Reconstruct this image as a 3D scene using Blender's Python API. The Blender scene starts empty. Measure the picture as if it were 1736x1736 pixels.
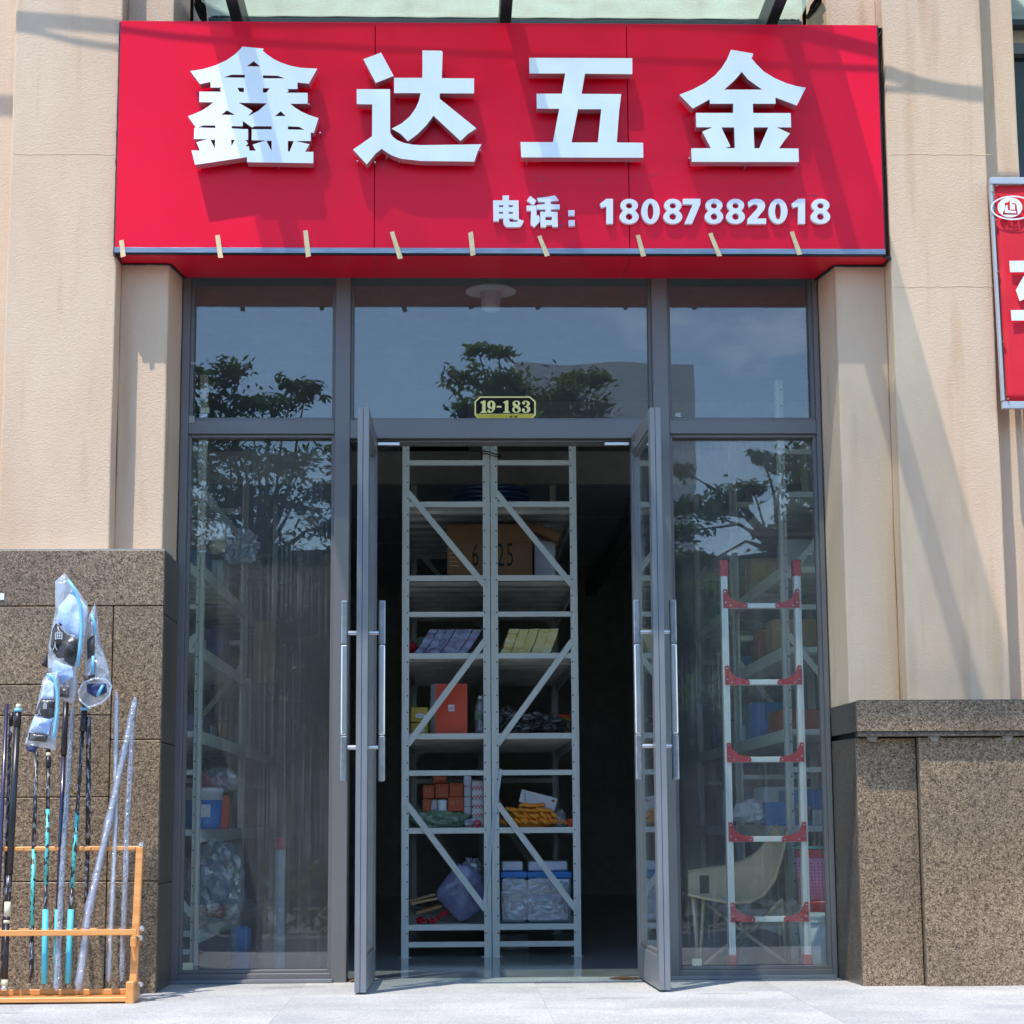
import bpy, bmesh, math, random
from math import radians as R, sin, cos, pi, tan
from mathutils import Vector as V, Matrix, Euler, noise
random.seed(7)
S = bpy.context.scene
# ------------------------------------------------------------------ camera, sky, sun, exposure
F, YAW, PITCH, ROLL = 3350.0, R(1.7), R(8.89), R(-0.35)
CAM = V((0.0, -8.5, 0.668))
cd = bpy.data.cameras.new("camera"); cam = bpy.data.objects.new("camera", cd)
S.collection.objects.link(cam); S.camera = cam
cd.sensor_fit = 'HORIZONTAL'; cd.sensor_width = 36; cd.lens = 36 * F / 1736
cd.clip_start = 0.1; cd.clip_end = 2000
RM = Matrix.Rotation(-YAW, 3, 'Z') @ Matrix.Rotation(R(90) + PITCH, 3, 'X') @ Matrix.Rotation(ROLL, 3, 'Z')
cam.matrix_world = Matrix.Translation(CAM) @ RM.to_4x4()
SUN_DIR = V((0.70, 1.0, -2.9)).normalized()          # the way the light travels
sl = bpy.data.lights.new("sun", 'SUN'); sl.energy = 2.1; sl.angle = R(0.53); sl.color = (1, .955, .9)
so = bpy.data.objects.new("sun", sl); S.collection.objects.link(so)
so.rotation_euler = SUN_DIR.to_track_quat('-Z', 'Y').to_euler()
w = bpy.data.worlds.new("World"); S.world = w; w.use_nodes = True
nt = w.node_tree; nt.nodes.clear()
sky = nt.nodes.new('ShaderNodeTexSky'); sky.sky_type = 'NISHITA'; sky.sun_disc = False
to_sun = -SUN_DIR
sky.sun_elevation = math.asin(to_sun.z); sky.sun_rotation = math.atan2(to_sun.x, to_sun.y)
sky.air_density = 1.0; sky.dust_density = 0.1; sky.ozone_density = 4.0
tc = nt.nodes.new('ShaderNodeTexCoord'); mp = nt.nodes.new('ShaderNodeMapping')
mp.inputs['Scale'].default_value = (1, 1, 2.2)
cn = nt.nodes.new('ShaderNodeTexNoise'); cn.inputs['Scale'].default_value = 2.6; cn.inputs['Detail'].default_value = 7
cn.inputs['Roughness'].default_value = .58
cr = nt.nodes.new('ShaderNodeValToRGB'); cr.color_ramp.elements[0].position = .6; cr.color_ramp.elements[1].position = .85
cr.color_ramp.elements[1].color = (.8, .8, .8, 1)
mx = nt.nodes.new('ShaderNodeMix'); mx.data_type = 'RGBA'; mx.inputs[7].default_value = (13, 13.4, 14, 1)
bg = nt.nodes.new('ShaderNodeBackground'); bg.inputs['Strength'].default_value = 0.15
wo = nt.nodes.new('ShaderNodeOutputWorld'); L = nt.links
L.new(tc.outputs['Generated'], mp.inputs['Vector']); L.new(mp.outputs['Vector'], cn.inputs['Vector'])
L.new(cn.outputs['Fac'], cr.inputs['Fac']); L.new(cr.outputs['Color'], mx.inputs[0]); L.new(sky.outputs['Color'], mx.inputs[6])
L.new(mx.outputs[2], bg.inputs['Color']); L.new(bg.outputs[0], wo.inputs[0])
vs = S.view_settings; vs.view_transform = 'Standard'; vs.look = 'None'; vs.gamma = 1; vs.use_curve_mapping = False
vs.exposure = 1.35
S.cycles.max_bounces = 10; S.cycles.transparent_max_bounces = 24; S.cycles.sample_clamp_indirect = 6
S.cycles.caustics_reflective = False; S.cycles.caustics_refractive = False

def P(px, py, Y):
    """the point of the plane y = Y that photo pixel (px, py) shows"""
    d = RM @ V(((px - 868) / F, -(py - 868) / F, -1))
    return CAM + d * ((Y - CAM.y) / d.y)
def PZ(px, py, z):
    d = RM @ V(((px - 868) / F, -(py - 868) / F, -1))
    return CAM + d * ((z - CAM.z) / d.z)
def PX(px, py, Y): return P(px, py, Y).x
def PH(px, py, Y): return P(px, py, Y).z
def PM(px, py, dist):
    """a point that the glass at y = 0 mirrors at this pixel, dist metres in front of it"""
    p = P(px, py, dist); return V((p.x, -dist, p.z))

# ------------------------------------------------------------------ materials
def mat(name, col, rough=.6, metal=0, var=.08, scale=12, bump=0, bscale=60, spec=.5, coat=0, col2=None, sharp=None, stretch=None, bdist=.003, alpha=None, fleck=None):
    m = bpy.data.materials.new(name); m.use_nodes = True; t = m.node_tree; n = t.nodes; b = n['Principled BSDF']
    b.inputs['Roughness'].default_value = rough; b.inputs['Metallic'].default_value = metal
    b.inputs['Specular IOR Level'].default_value = spec; b.inputs['Coat Weight'].default_value = coat
    b.inputs['Coat Roughness'].default_value = .08
    co = n.new('ShaderNodeTexCoord'); ma = n.new('ShaderNodeMapping')
    if stretch: ma.inputs['Scale'].default_value = stretch
    t.links.new(co.outputs['Object'], ma.inputs['Vector'])
    no = n.new('ShaderNodeTexNoise'); no.inputs['Scale'].default_value = scale; no.inputs['Detail'].default_value = 5
    t.links.new(ma.outputs['Vector'], no.inputs['Vector'])
    r = n.new('ShaderNodeValToRGB'); e = r.color_ramp.elements
    c2 = col2 or tuple(min(1, c * (1 + var)) for c in col); c1 = col if col2 else tuple(c * (1 - var) for c in col)
    e[0].color = (*c1, 1); e[1].color = (*c2, 1); e[0].position, e[1].position = sharp or (.3, .7)
    t.links.new(no.outputs['Fac'], r.inputs['Fac']); t.links.new(r.outputs['Color'], b.inputs['Base Color'])
    if bump:
        n2 = n.new('ShaderNodeTexNoise'); n2.inputs['Scale'].default_value = bscale; n2.inputs['Detail'].default_value = 4
        t.links.new(co.outputs['Object'], n2.inputs['Vector'])
        bu = n.new('ShaderNodeBump'); bu.inputs['Strength'].default_value = bump; bu.inputs['Distance'].default_value = bdist
        t.links.new(n2.outputs['Fac'], bu.inputs['Height']); t.links.new(bu.outputs['Normal'], b.inputs['Normal'])
    if fleck:
        nf = n.new('ShaderNodeTexNoise'); nf.inputs['Scale'].default_value = 28; nf.inputs['Detail'].default_value = 8; nf.inputs['Roughness'].default_value = .75
        mf = n.new('ShaderNodeMapping'); mf.inputs['Scale'].default_value = (1, 1, .35); t.links.new(co.outputs['Object'], mf.inputs['Vector']); t.links.new(mf.outputs['Vector'], nf.inputs['Vector'])
        rf = n.new('ShaderNodeValToRGB'); rf.color_ramp.elements[0].position = .66; rf.color_ramp.elements[1].position = .72
        mm = n.new('ShaderNodeMix'); mm.data_type = 'RGBA'; mm.inputs[7].default_value = (*fleck, 1)
        t.links.new(nf.outputs['Fac'], rf.inputs['Fac']); t.links.new(rf.outputs['Color'], mm.inputs[0]); t.links.new(r.outputs['Color'], mm.inputs[6]); t.links.new(mm.outputs[2], b.inputs['Base Color'])
    if alpha is not None: b.inputs['Alpha'].default_value = alpha
    return m

def plaster_mat():
    m = mat('plaster', (.50, .365, .255), .93, 0, bump=0); t = m.node_tree; n = t.nodes; b = n['Principled BSDF']
    co = n['Texture Coordinate'] if 'Texture Coordinate' in n else [x for x in n if x.type == 'TEX_COORD'][0]
    big = n.new('ShaderNodeTexNoise'); big.inputs['Scale'].default_value = 1.3; big.inputs['Detail'].default_value = 6; big.inputs['Roughness'].default_value = .6
    mp_ = n.new('ShaderNodeMapping'); mp_.inputs['Scale'].default_value = (1.4, 1, .5)
    t.links.new(co.outputs['Object'], mp_.inputs['Vector']); t.links.new(mp_.outputs['Vector'], big.inputs['Vector'])
    r = n.new('ShaderNodeValToRGB'); e = r.color_ramp.elements
    e[0].position = .3; e[0].color = (.65, .45, .30, 1); e[1].position = .72; e[1].color = (.75, .57, .41, 1)
    t.links.new(big.outputs['Fac'], r.inputs['Fac'])
    fine = n.new('ShaderNodeTexNoise'); fine.inputs['Scale'].default_value = 120; fine.inputs['Detail'].default_value = 6; fine.inputs['Roughness'].default_value = .7
    mf = n.new('ShaderNodeMapping'); mf.inputs['Scale'].default_value = (.95, 1, 1.15)
    t.links.new(co.outputs['Object'], mf.inputs['Vector']); t.links.new(mf.outputs['Vector'], fine.inputs['Vector'])
    # drip stains and pits
    st = n.new('ShaderNodeTexNoise'); st.inputs['Scale'].default_value = 5; st.inputs['Detail'].default_value = 3
    ms = n.new('ShaderNodeMapping'); ms.inputs['Scale'].default_value = (2.2, 2.2, .22)
    t.links.new(co.outputs['Object'], ms.inputs['Vector']); t.links.new(ms.outputs['Vector'], st.inputs['Vector'])
    sr = n.new('ShaderNodeValToRGB'); sr.color_ramp.elements[0].position = .55; sr.color_ramp.elements[1].position = .8
    sr.color_ramp.elements[0].color = (1, 1, 1, 1); sr.color_ramp.elements[1].color = (.82, .74, .66, 1)
    t.links.new(st.outputs['Fac'], sr.inputs['Fac'])
    mu = n.new('ShaderNodeMix'); mu.data_type = 'RGBA'; mu.blend_type = 'MULTIPLY'; mu.inputs[0].default_value = 1
    t.links.new(r.outputs['Color'], mu.inputs[6]); t.links.new(sr.outputs['Color'], mu.inputs[7])
    t.links.new(mu.outputs[2], b.inputs['Base Color'])
    bu = n.new('ShaderNodeBump'); bu.inputs['Strength'].default_value = .6; bu.inputs['Distance'].default_value = .006
    t.links.new(fine.outputs['Fac'], bu.inputs['Height']); t.links.new(bu.outputs['Normal'], b.inputs['Normal'])
    b.inputs['Specular IOR Level'].default_value = .2
    return m

def granite_mat(name, dark, mid, light, sc=1.0, rough=.35, gain=1):
    m = mat(name, mid, rough); t = m.node_tree; n = t.nodes; b = n['Principled BSDF']
    co = [x for x in n if x.type == 'TEX_COORD'][0]
    oi = n.new('ShaderNodeObjectInfo'); ad = n.new('ShaderNodeVectorMath'); ad.operation = 'ADD'
    cb = n.new('ShaderNodeCombineXYZ'); ml = n.new('ShaderNodeMath'); ml.operation = 'MULTIPLY'; ml.inputs[1].default_value = 40
    t.links.new(oi.outputs['Random'], ml.inputs[0]); t.links.new(ml.outputs[0], cb.inputs[1]); t.links.new(ml.outputs[0], cb.inputs[0])
    t.links.new(co.outputs['Object'], ad.inputs[0]); t.links.new(cb.outputs[0], ad.inputs[1])
    v = n.new('ShaderNodeTexVoronoi'); v.inputs['Scale'].default_value = 150 * sc
    vq = n.new('ShaderNodeTexNoise'); vq.inputs['Scale'].default_value = 45 * sc; vq.inputs['Detail'].default_value = 3
    sp_ = n.new('ShaderNodeSeparateColor'); am = n.new('ShaderNodeMix'); am.data_type = 'FLOAT'; am.inputs[0].default_value = .42
    t.links.new(ad.outputs[0], v.inputs['Vector']); t.links.new(ad.outputs[0], vq.inputs['Vector']); t.links.new(v.outputs['Color'], sp_.inputs[0]); t.links.new(sp_.outputs[0], am.inputs[2]); t.links.new(vq.outputs['Fac'], am.inputs[3])
    r = n.new('ShaderNodeValToRGB'); e = r.color_ramp.elements
    e[0].position = .22; e[0].color = (*dark, 1); e[1].position = .78; e[1].color = (*light, 1)
    x = e.new(.36); x.color = (*[c * .75 for c in mid], 1); x = e.new(.55); x.color = (*mid, 1)
    t.links.new(am.outputs[0], r.inputs['Fac'])
    g = n.new('ShaderNodeTexNoise'); g.inputs['Scale'].default_value = 2.2; g.inputs['Detail'].default_value = 3
    t.links.new(ad.outputs[0], g.inputs['Vector'])
    gr = n.new('ShaderNodeValToRGB'); gr.color_ramp.elements[0].position = .3; gr.color_ramp.elements[1].position = .7
    gr.color_ramp.elements[0].color = (.78, .76, .76, 1); gr.color_ramp.elements[1].color = (1.1, 1.06, 1.0, 1)
    t.links.new(g.outputs['Fac'], gr.inputs['Fac'])
    mu = n.new('ShaderNodeMix'); mu.data_type = 'RGBA'; mu.blend_type = 'MULTIPLY'; mu.inputs[0].default_value = 1
    t.links.new(r.outputs['Color'], mu.inputs[6]); t.links.new(gr.outputs['Color'], mu.inputs[7]); t.links.new(mu.outputs[2], b.inputs['Base Color'])
    return m

def glass_mat(name, tint=(.955, .975, .965), dirt=0.0, f0=.05, film=0.0):
    m = bpy.data.materials.new(name); m.use_nodes = True; t = m.node_tree; n = t.nodes; n.clear(); l = t.links
    out = n.new('ShaderNodeOutputMaterial'); tr = n.new('ShaderNodeBsdfTransparent'); tr.inputs[0].default_value = (*tint, 1)
    gl = n.new('ShaderNodeBsdfGlossy'); gl.inputs['Roughness'].default_value = 0.0; gl.inputs[0].default_value = (1, 1, 1, 1)
    lw = n.new('ShaderNodeLayerWeight'); lw.inputs['Blend'].default_value = .5
    p = n.new('ShaderNodeMath'); p.operation = 'POWER'; p.inputs[1].default_value = 5
    ma = n.new('ShaderNodeMath'); ma.operation = 'MULTIPLY_ADD'; ma.inputs[1].default_value = 1 - f0; ma.inputs[2].default_value = f0
    l.new(lw.outputs['Facing'], p.inputs[0]); l.new(p.outputs[0], ma.inputs[0])
    mx1 = n.new('ShaderNodeMixShader'); l.new(ma.outputs[0], mx1.inputs[0]); l.new(tr.outputs[0], mx1.inputs[1]); l.new(gl.outputs[0], mx1.inputs[2])
    co = n.new('ShaderNodeTexCoord')
    wv = n.new('ShaderNodeTexNoise'); wv.inputs['Scale'].default_value = 1.6; wv.inputs['Detail'].default_value = 1
    l.new(co.outputs['Object'], wv.inputs['Vector'])
    bu = n.new('ShaderNodeBump'); bu.inputs['Strength'].default_value = .12; bu.inputs['Distance'].default_value = .01
    l.new(wv.outputs['Fac'], bu.inputs['Height']); l.new(bu.outputs['Normal'], gl.inputs['Normal'])
    last = mx1
    if dirt or film:
        mp_ = n.new('ShaderNodeMapping'); mp_.inputs['Scale'].default_value = (105, 105, 1.1)
        s = n.new('ShaderNodeTexNoise'); s.inputs['Scale'].default_value = 1; s.inputs['Detail'].default_value = 5; s.inputs['Roughness'].default_value = .65
        l.new(co.outputs['Object'], mp_.inputs['Vector']); l.new(mp_.outputs['Vector'], s.inputs['Vector'])
        r = n.new('ShaderNodeMapRange'); r.inputs[1].default_value = .5; r.inputs[2].default_value = .8; r.inputs[3].default_value = 0; r.inputs[4].default_value = 1
        l.new(s.outputs['Fac'], r.inputs[0])
        s2 = n.new('ShaderNodeTexNoise'); s2.inputs['Scale'].default_value = 2.2; s2.inputs['Detail'].default_value = 3
        l.new(co.outputs['Object'], s2.inputs['Vector'])
        r2 = n.new('ShaderNodeMapRange'); r2.inputs[1].default_value = .38; r2.inputs[2].default_value = .68; l.new(s2.outputs['Fac'], r2.inputs[0])
        mu = n.new('ShaderNodeMath'); mu.operation = 'MULTIPLY'; l.new(r.outputs[0], mu.inputs[0]); l.new(r2.outputs[0], mu.inputs[1])
        # dots of dried water
        vo = n.new('ShaderNodeTexVoronoi'); vo.inputs['Scale'].default_value = 55; l.new(co.outputs['Object'], vo.inputs['Vector'])
        vr = n.new('ShaderNodeMapRange'); vr.inputs[1].default_value = .16; vr.inputs[2].default_value = .1; vr.inputs[3].default_value = 0; vr.inputs[4].default_value = .6
        l.new(vo.outputs['Distance'], vr.inputs[0])
        vm = n.new('ShaderNodeMath'); vm.operation = 'MULTIPLY'; l.new(vr.outputs[0], vm.inputs[0]); l.new(r2.outputs[0], vm.inputs[1])
        a1 = n.new('ShaderNodeMath'); a1.operation = 'MAXIMUM'; l.new(mu.outputs[0], a1.inputs[0]); l.new(vm.outputs[0], a1.inputs[1])
        ad = n.new('ShaderNodeMath'); ad.operation = 'MULTIPLY_ADD'; ad.inputs[1].default_value = dirt; ad.inputs[2].default_value = film; ad.use_clamp = True
        l.new(a1.outputs[0], ad.inputs[0])
        df = n.new('ShaderNodeBsdfDiffuse'); df.inputs[0].default_value = (.62, .65, .68, 1)
        mx2 = n.new('ShaderNodeMixShader'); l.new(ad.outputs[0], mx2.inputs[0]); l.new(mx1.outputs[0], mx2.inputs[1]); l.new(df.outputs[0], mx2.inputs[2])
        last = mx2
    l.new(last.outputs[0], out.inputs[0]); return m

def film_mat(name, col=(.75, .78, .82), white=.22, bs=35, tint=(.9, .92, .95), crease=.9):
    """thin crumpled plastic film"""
    m = bpy.data.materials.new(name); m.use_nodes = True; t = m.node_tree; n = t.nodes; n.clear(); l = t.links
    out = n.new('ShaderNodeOutputMaterial'); tr = n.new('ShaderNodeBsdfTransparent'); tr.inputs[0].default_value = (*tint, 1)
    df = n.new('ShaderNodeBsdfDiffuse'); df.inputs[0].default_value = (*col, 1)
    gl = n.new('ShaderNodeBsdfGlossy'); gl.inputs['Roughness'].default_value = .18
    co = n.new('ShaderNodeTexCoord'); no = n.new('ShaderNodeTexNoise'); no.inputs['Scale'].default_value = bs; no.inputs['Detail'].default_value = 3
    no.inputs['Distortion'].default_value = 1.2
    l.new(co.outputs['Object'], no.inputs['Vector']); bu = n.new('ShaderNodeBump'); bu.inputs['Strength'].default_value = crease; bu.inputs['Distance'].default_value = .012
    l.new(no.outputs['Fac'], bu.inputs['Height']); l.new(bu.outputs[0], gl.inputs['Normal']); l.new(bu.outputs[0], df.inputs['Normal'])
    a = n.new('ShaderNodeMixShader'); a.inputs[0].default_value = white; l.new(tr.outputs[0], a.inputs[1]); l.new(df.outputs[0], a.inputs[2])
    b = n.new('ShaderNodeMixShader'); b.inputs[0].default_value = .16; l.new(a.outputs[0], b.inputs[1]); l.new(gl.outputs[0], b.inputs[2])
    l.new(b.outputs[0], out.inputs[0]); return m

def canopy_mat():
    m = bpy.data.materials.new('canopy_glass'); m.use_nodes = True; t = m.node_tree; n = t.nodes; n.clear(); l = t.links
    out = n.new('ShaderNodeOutputMaterial'); tr = n.new('ShaderNodeBsdfTransparent'); tr.inputs[0].default_value = (.86, .93, .88, 1)
    ts = n.new('ShaderNodeBsdfTranslucent'); ts.inputs[0].default_value = (.55, .68, .6, 1)
    co = n.new('ShaderNodeTexCoord'); no = n.new('ShaderNodeTexNoise'); no.inputs['Scale'].default_value = 7; no.inputs['Detail'].default_value = 6
    l.new(co.outputs['Object'], no.inputs['Vector']); r = n.new('ShaderNodeMapRange'); r.inputs[1].default_value = .35; r.inputs[2].default_value = .7
    r.inputs[3].default_value = .18; r.inputs[4].default_value = .36; l.new(no.outputs['Fac'], r.inputs[0])
    a = n.new('ShaderNodeMixShader'); l.new(r.outputs[0], a.inputs[0]); l.new(tr.outputs[0], a.inputs[1]); l.new(ts.outputs[0], a.inputs[2])
    gl = n.new('ShaderNodeBsdfGlossy'); gl.inputs['Roughness'].default_value = .05
    b = n.new('ShaderNodeMixShader'); b.inputs[0].default_value = .06; l.new(a.outputs[0], b.inputs[1]); l.new(gl.outputs[0], b.inputs[2])
    l.new(b.outputs[0], out.inputs[0]); return m

M = {}
M['plaster'] = plaster_mat()
M['granite'] = granite_mat('brown_granite', (.045, .028, .017), (.215, .152, .095), (.40, .295, .195), 1.45)
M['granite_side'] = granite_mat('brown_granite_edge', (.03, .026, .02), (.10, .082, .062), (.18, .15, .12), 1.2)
M['paving'] = granite_mat('pale_granite_paving', (.38, .38, .37), (.52, .52, .505), (.60, .60, .585), 1.6, .6)
M['joint'] = mat('dark_joint', (.035, .03, .028), .8)
M['frame'] = mat('grey_aluminium_frame', (.15, .143, .142), .42, .0, .07, 3, bump=.08, bscale=300, spec=.45, fleck=(.3, .3, .3))
M['door_metal'] = mat('blue_grey_door_aluminium', (.18, .188, .2), .38, .0, .08, 4, spec=.5, fleck=(.42, .42, .42))
M['red'] = mat('red_sign_panel', (.80, .003, .032), .3, 0, .05, 2, spec=.2, bump=.04, bscale=1.5, bdist=.03)
M['smear'] = mat('wet_red_smear', (.42, .004, .012), .2)
M['letter'] = mat('white_acrylic', (.86, .89, .97), .35, 0, .02)
M['letter_small'] = mat('white_foam_letter', (.84, .82, .92), .5, 0, .02)
M['letter_side'] = mat('letter_return_red_reflection', (.55, .30, .34), .25, .3, .05)  # reflection of the red panel painted into the colour of the letter sides
M['strip'] = mat('brushed_trim', (.17, .20, .27), .38, .5, .0, 7, col2=(.30, .34, .42), stretch=(1, 1, 12))
M['tape'] = mat('masking_tape', (.74, .56, .33), .8, 0, .12, 30)
M['sealant'] = mat('black_sealant', (.012, .013, .018), .5, bump=.5)
M['steel'] = mat('stainless_steel', (.62, .62, .62), .28, .9, .06, 20)
M['steel_dull'] = mat('filmed_steel', (.26, .28, .29), .35, .6, .2, 40)
M['beam'] = mat('plum_brown_steel', (.045, .052, .066), .45, 0, .12)
M['canopy'] = canopy_mat()
M['rack'] = mat('pale_green_rack_steel', (.76, .78, .70), .45, 0, .04, 4)
M['deck'] = mat('galvanised_deck', (.8, .79, .74), .5, .05, .18, 8)
M['hole'] = mat('dark_hole', (.02, .02, .02), .9)
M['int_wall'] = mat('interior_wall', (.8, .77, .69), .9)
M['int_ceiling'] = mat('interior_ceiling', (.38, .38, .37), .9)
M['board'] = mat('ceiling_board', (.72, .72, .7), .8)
M['int_floor'] = mat('dark_polished_tile', (.36, .375, .38), .10, 0, .3, 3, spec=.6, stretch=(1, 5, 1))
M['glass'] = glass_mat('window_glass', dirt=.05, film=.018, f0=.06)
M['glass_dirty'] = glass_mat('streaked_window_glass', dirt=.19, film=.03, f0=.055)
M['glass_door'] = glass_mat('door_glass', (.9, .96, .94), dirt=.12, film=.02)
M['white'] = mat('white_paint', (.8, .8, .8), .5)
M['white_plastic'] = mat('white_plastic', (.72, .76, .78), .35, coat=.2)
M['lamp_glass'] = mat('frosted_lamp', (.8, .78, .8), .3)
M['gold'] = mat('gold_plate', (.66, .46, .05), .5, 0, .06, spec=.2)
M['gold_light'] = mat('pale_gold', (.88, .78, .28), .5, 0, .03, spec=.2)
M['plate'] = mat('dark_plate', (.012, .007, .008), .6, spec=.15)
M['banner'] = mat('red_banner_cloth', (.68, .006, .022), .7, 0, .08, 6, bump=.15, bscale=6, bdist=.02)
M['banner_frame'] = mat('grey_banner_frame', (.45, .47, .5), .4, .3)
M['ladder'] = mat('ladder_aluminium', (.82, .83, .79), .35, .2, .04)
M['ladder_red'] = mat('red_ladder_plastic', (.5, .015, .03), .35, 0, .06, coat=.2)
M['wood'] = mat('varnished_orange_wood', (.62, .24, .06), .4, 0, .0, 5, col2=(.78, .36, .11), stretch=(1, 14, 14), coat=.2)
M['black'] = mat('black_plastic', (.018, .018, .022), .35)
M['navy'] = mat('navy_rod', (.02, .018, .06), .3, coat=.4)
M['rod_grey'] = mat('black_grey_wrapped_rod', (.015, .015, .018), .35, 0, .0, 4, col2=(.3, .3, .32), sharp=(.52, .6), stretch=(30, 30, 9))
M['teal_print'] = mat('teal_print_on_rod', (.02, .025, .03), .4, 0, .0, 3, col2=(.1, .5, .46), sharp=(.44, .5), stretch=(30, 30, 17))
M['cyan'] = mat('cyan_foam_grip', (.10, .52, .62), .55)
M['cream'] = mat('cream_band', (.62, .6, .42), .5)
M['sleeve'] = film_mat('clear_sleeve', (.55, .55, .62), .34, 30)
M['sleeve2'] = film_mat('purple_grey_sleeve', (.42, .40, .46), .42, 34, crease=1.0)
M['bagfilm'] = film_mat('clear_bag_film', (.7, .74, .82), .36, 16)
M['bagfilm_thin'] = film_mat('thin_bag_film', (.75, .78, .82), .18, 22)
M['bag_black'] = mat('black_printed_film', (.02, .018, .018), .3, 0, .0, 14, col2=(.12, .11, .1), bump=.8, bscale=30, bdist=.01)
M['bag_blue'] = mat('pale_blue_film', (.33, .48, .8), .35, 0, .0, 7, col2=(.72, .8, .92), bump=.7, bscale=18, bdist=.01)
M['tube_blue'] = mat('sky_blue_tube', (.2, .55, .8), .3)
M['net_navy'] = mat('navy_net', (.03, .04, .12), .8, bump=1, bscale=150)
M['canvas'] = mat('beige_canvas', (.76, .58, .35), .9, 0, .1, 9, bump=.4, bscale=400)
M['chair_leg'] = mat('khaki_tube', (.5, .4, .25), .4)
M['pink'] = mat('pink_plastic', (.88, .3, .6), .45)
M['redp'] = mat('red_plastic', (.6, .02, .04), .35)
M['teal'] = mat('teal_plastic', (.06, .42, .34), .4)
M['bluep'] = mat('blue_plastic', (.03, .22, .6), .35)
M['dkblue'] = mat('dark_blue_plastic', (.012, .028, .07), .3, coat=.3)
M['greyblue'] = mat('grey_white_plastic', (.66, .71, .76), .4)
M['card'] = mat('cardboard', (.36, .19, .09), .85, 0, .1, 8)
M['card2'] = mat('pale_cardboard', (.45, .3, .14), .85, 0, .1, 8)
M['ink'] = mat('dark_ink', (.03, .025, .02), .8)
M['orange_bag'] = mat('orange_red_bag', (.75, .07, .015), .5, 0, .03)
M['orange_box'] = mat('orange_box', (.42, .07, .02), .6, 0, .08)
M['white_box'] = mat('white_carton', (.62, .62, .63), .6)
M['yellow_box'] = mat('yellow_carton', (.55, .4, .06), .6)
M['yellow_film'] = mat('yellow_wrapped_cloth', (.62, .5, .12), .35, 0, .0, 14, col2=(.74, .64, .3), bump=.9, bscale=24, coat=.5, bdist=.01)
M['purple_film'] = mat('blue_violet_wrapped_cloth', (.13, .13, .25), .35, 0, .0, 14, col2=(.28, .28, .42), bump=1, bscale=20, coat=.6, bdist=.01)
M['glove'] = mat('orange_yellow_glove', (.95, .34, .03), .6, 0, .15, 20)
M['green_net'] = mat('green_netting', (.08, .17, .1), .5, 0, .0, 30, col2=(.3, .42, .3), bump=1, bscale=40, coat=.5, bdist=.01)
M['silver'] = mat('crinkled_dark_plastic', (.04, .04, .04), .2, 0, .0, 25, col2=(.34, .34, .33), sharp=(.5, .62), bump=1, bscale=45, bdist=.02, coat=.6)
def leaf_mat(name, c, tc_):
    m = mat(name, c, .5, 0, .4, .8, spec=.3); t = m.node_tree; n = t.nodes; b = n['Principled BSDF']
    ts = n.new('ShaderNodeBsdfTranslucent'); ts.inputs[0].default_value = (*tc_, 1); a = n.new('ShaderNodeMixShader'); a.inputs[0].default_value = .45
    t.links.new(b.outputs[0], a.inputs[1]); t.links.new(ts.outputs[0], a.inputs[2]); t.links.new(a.outputs[0], n['Material Output'].inputs[0]); return m
M['leaf'] = leaf_mat('leaf', (.05, .10, .03), (.10, .20, .03))
M['leaf2'] = leaf_mat('yellow_green_leaf', (.08, .13, .03), (.20, .30, .05))
M['bark'] = mat('bark', (.12, .09, .07), .9, bump=.6)
M['asphalt'] = mat('asphalt', (.11, .11, .112), .9, 0, .15, 3, bump=.3, bscale=200)
M['pavers'] = mat('dull_pavers', (.15, .145, .14), .9, 0, .15, 2)
M['sidewalk'] = mat('concrete', (.32, .31, .29), .85, 0, .1, 2)
M['pale_wall'] = mat('pale_far_wall', (.9, .92, .96), .8)
M['brown_wall'] = mat('brown_far_wall', (.14, .1, .08), .8)
M['dark_glass'] = mat('dark_far_glass', (.02, .025, .03), .1)
M['stain'] = mat('paving_stain', (.40, .395, .37), .6, 0, .12, 30, alpha=.3)
M['rust'] = mat('rusty_dirt', (.18, .09, .04), .9, 0, .4, 40)
M['translucent_bin'] = mat('translucent_blue_bin', (.42, .56, .62), .35, 0, .12, 6, coat=.3)

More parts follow.
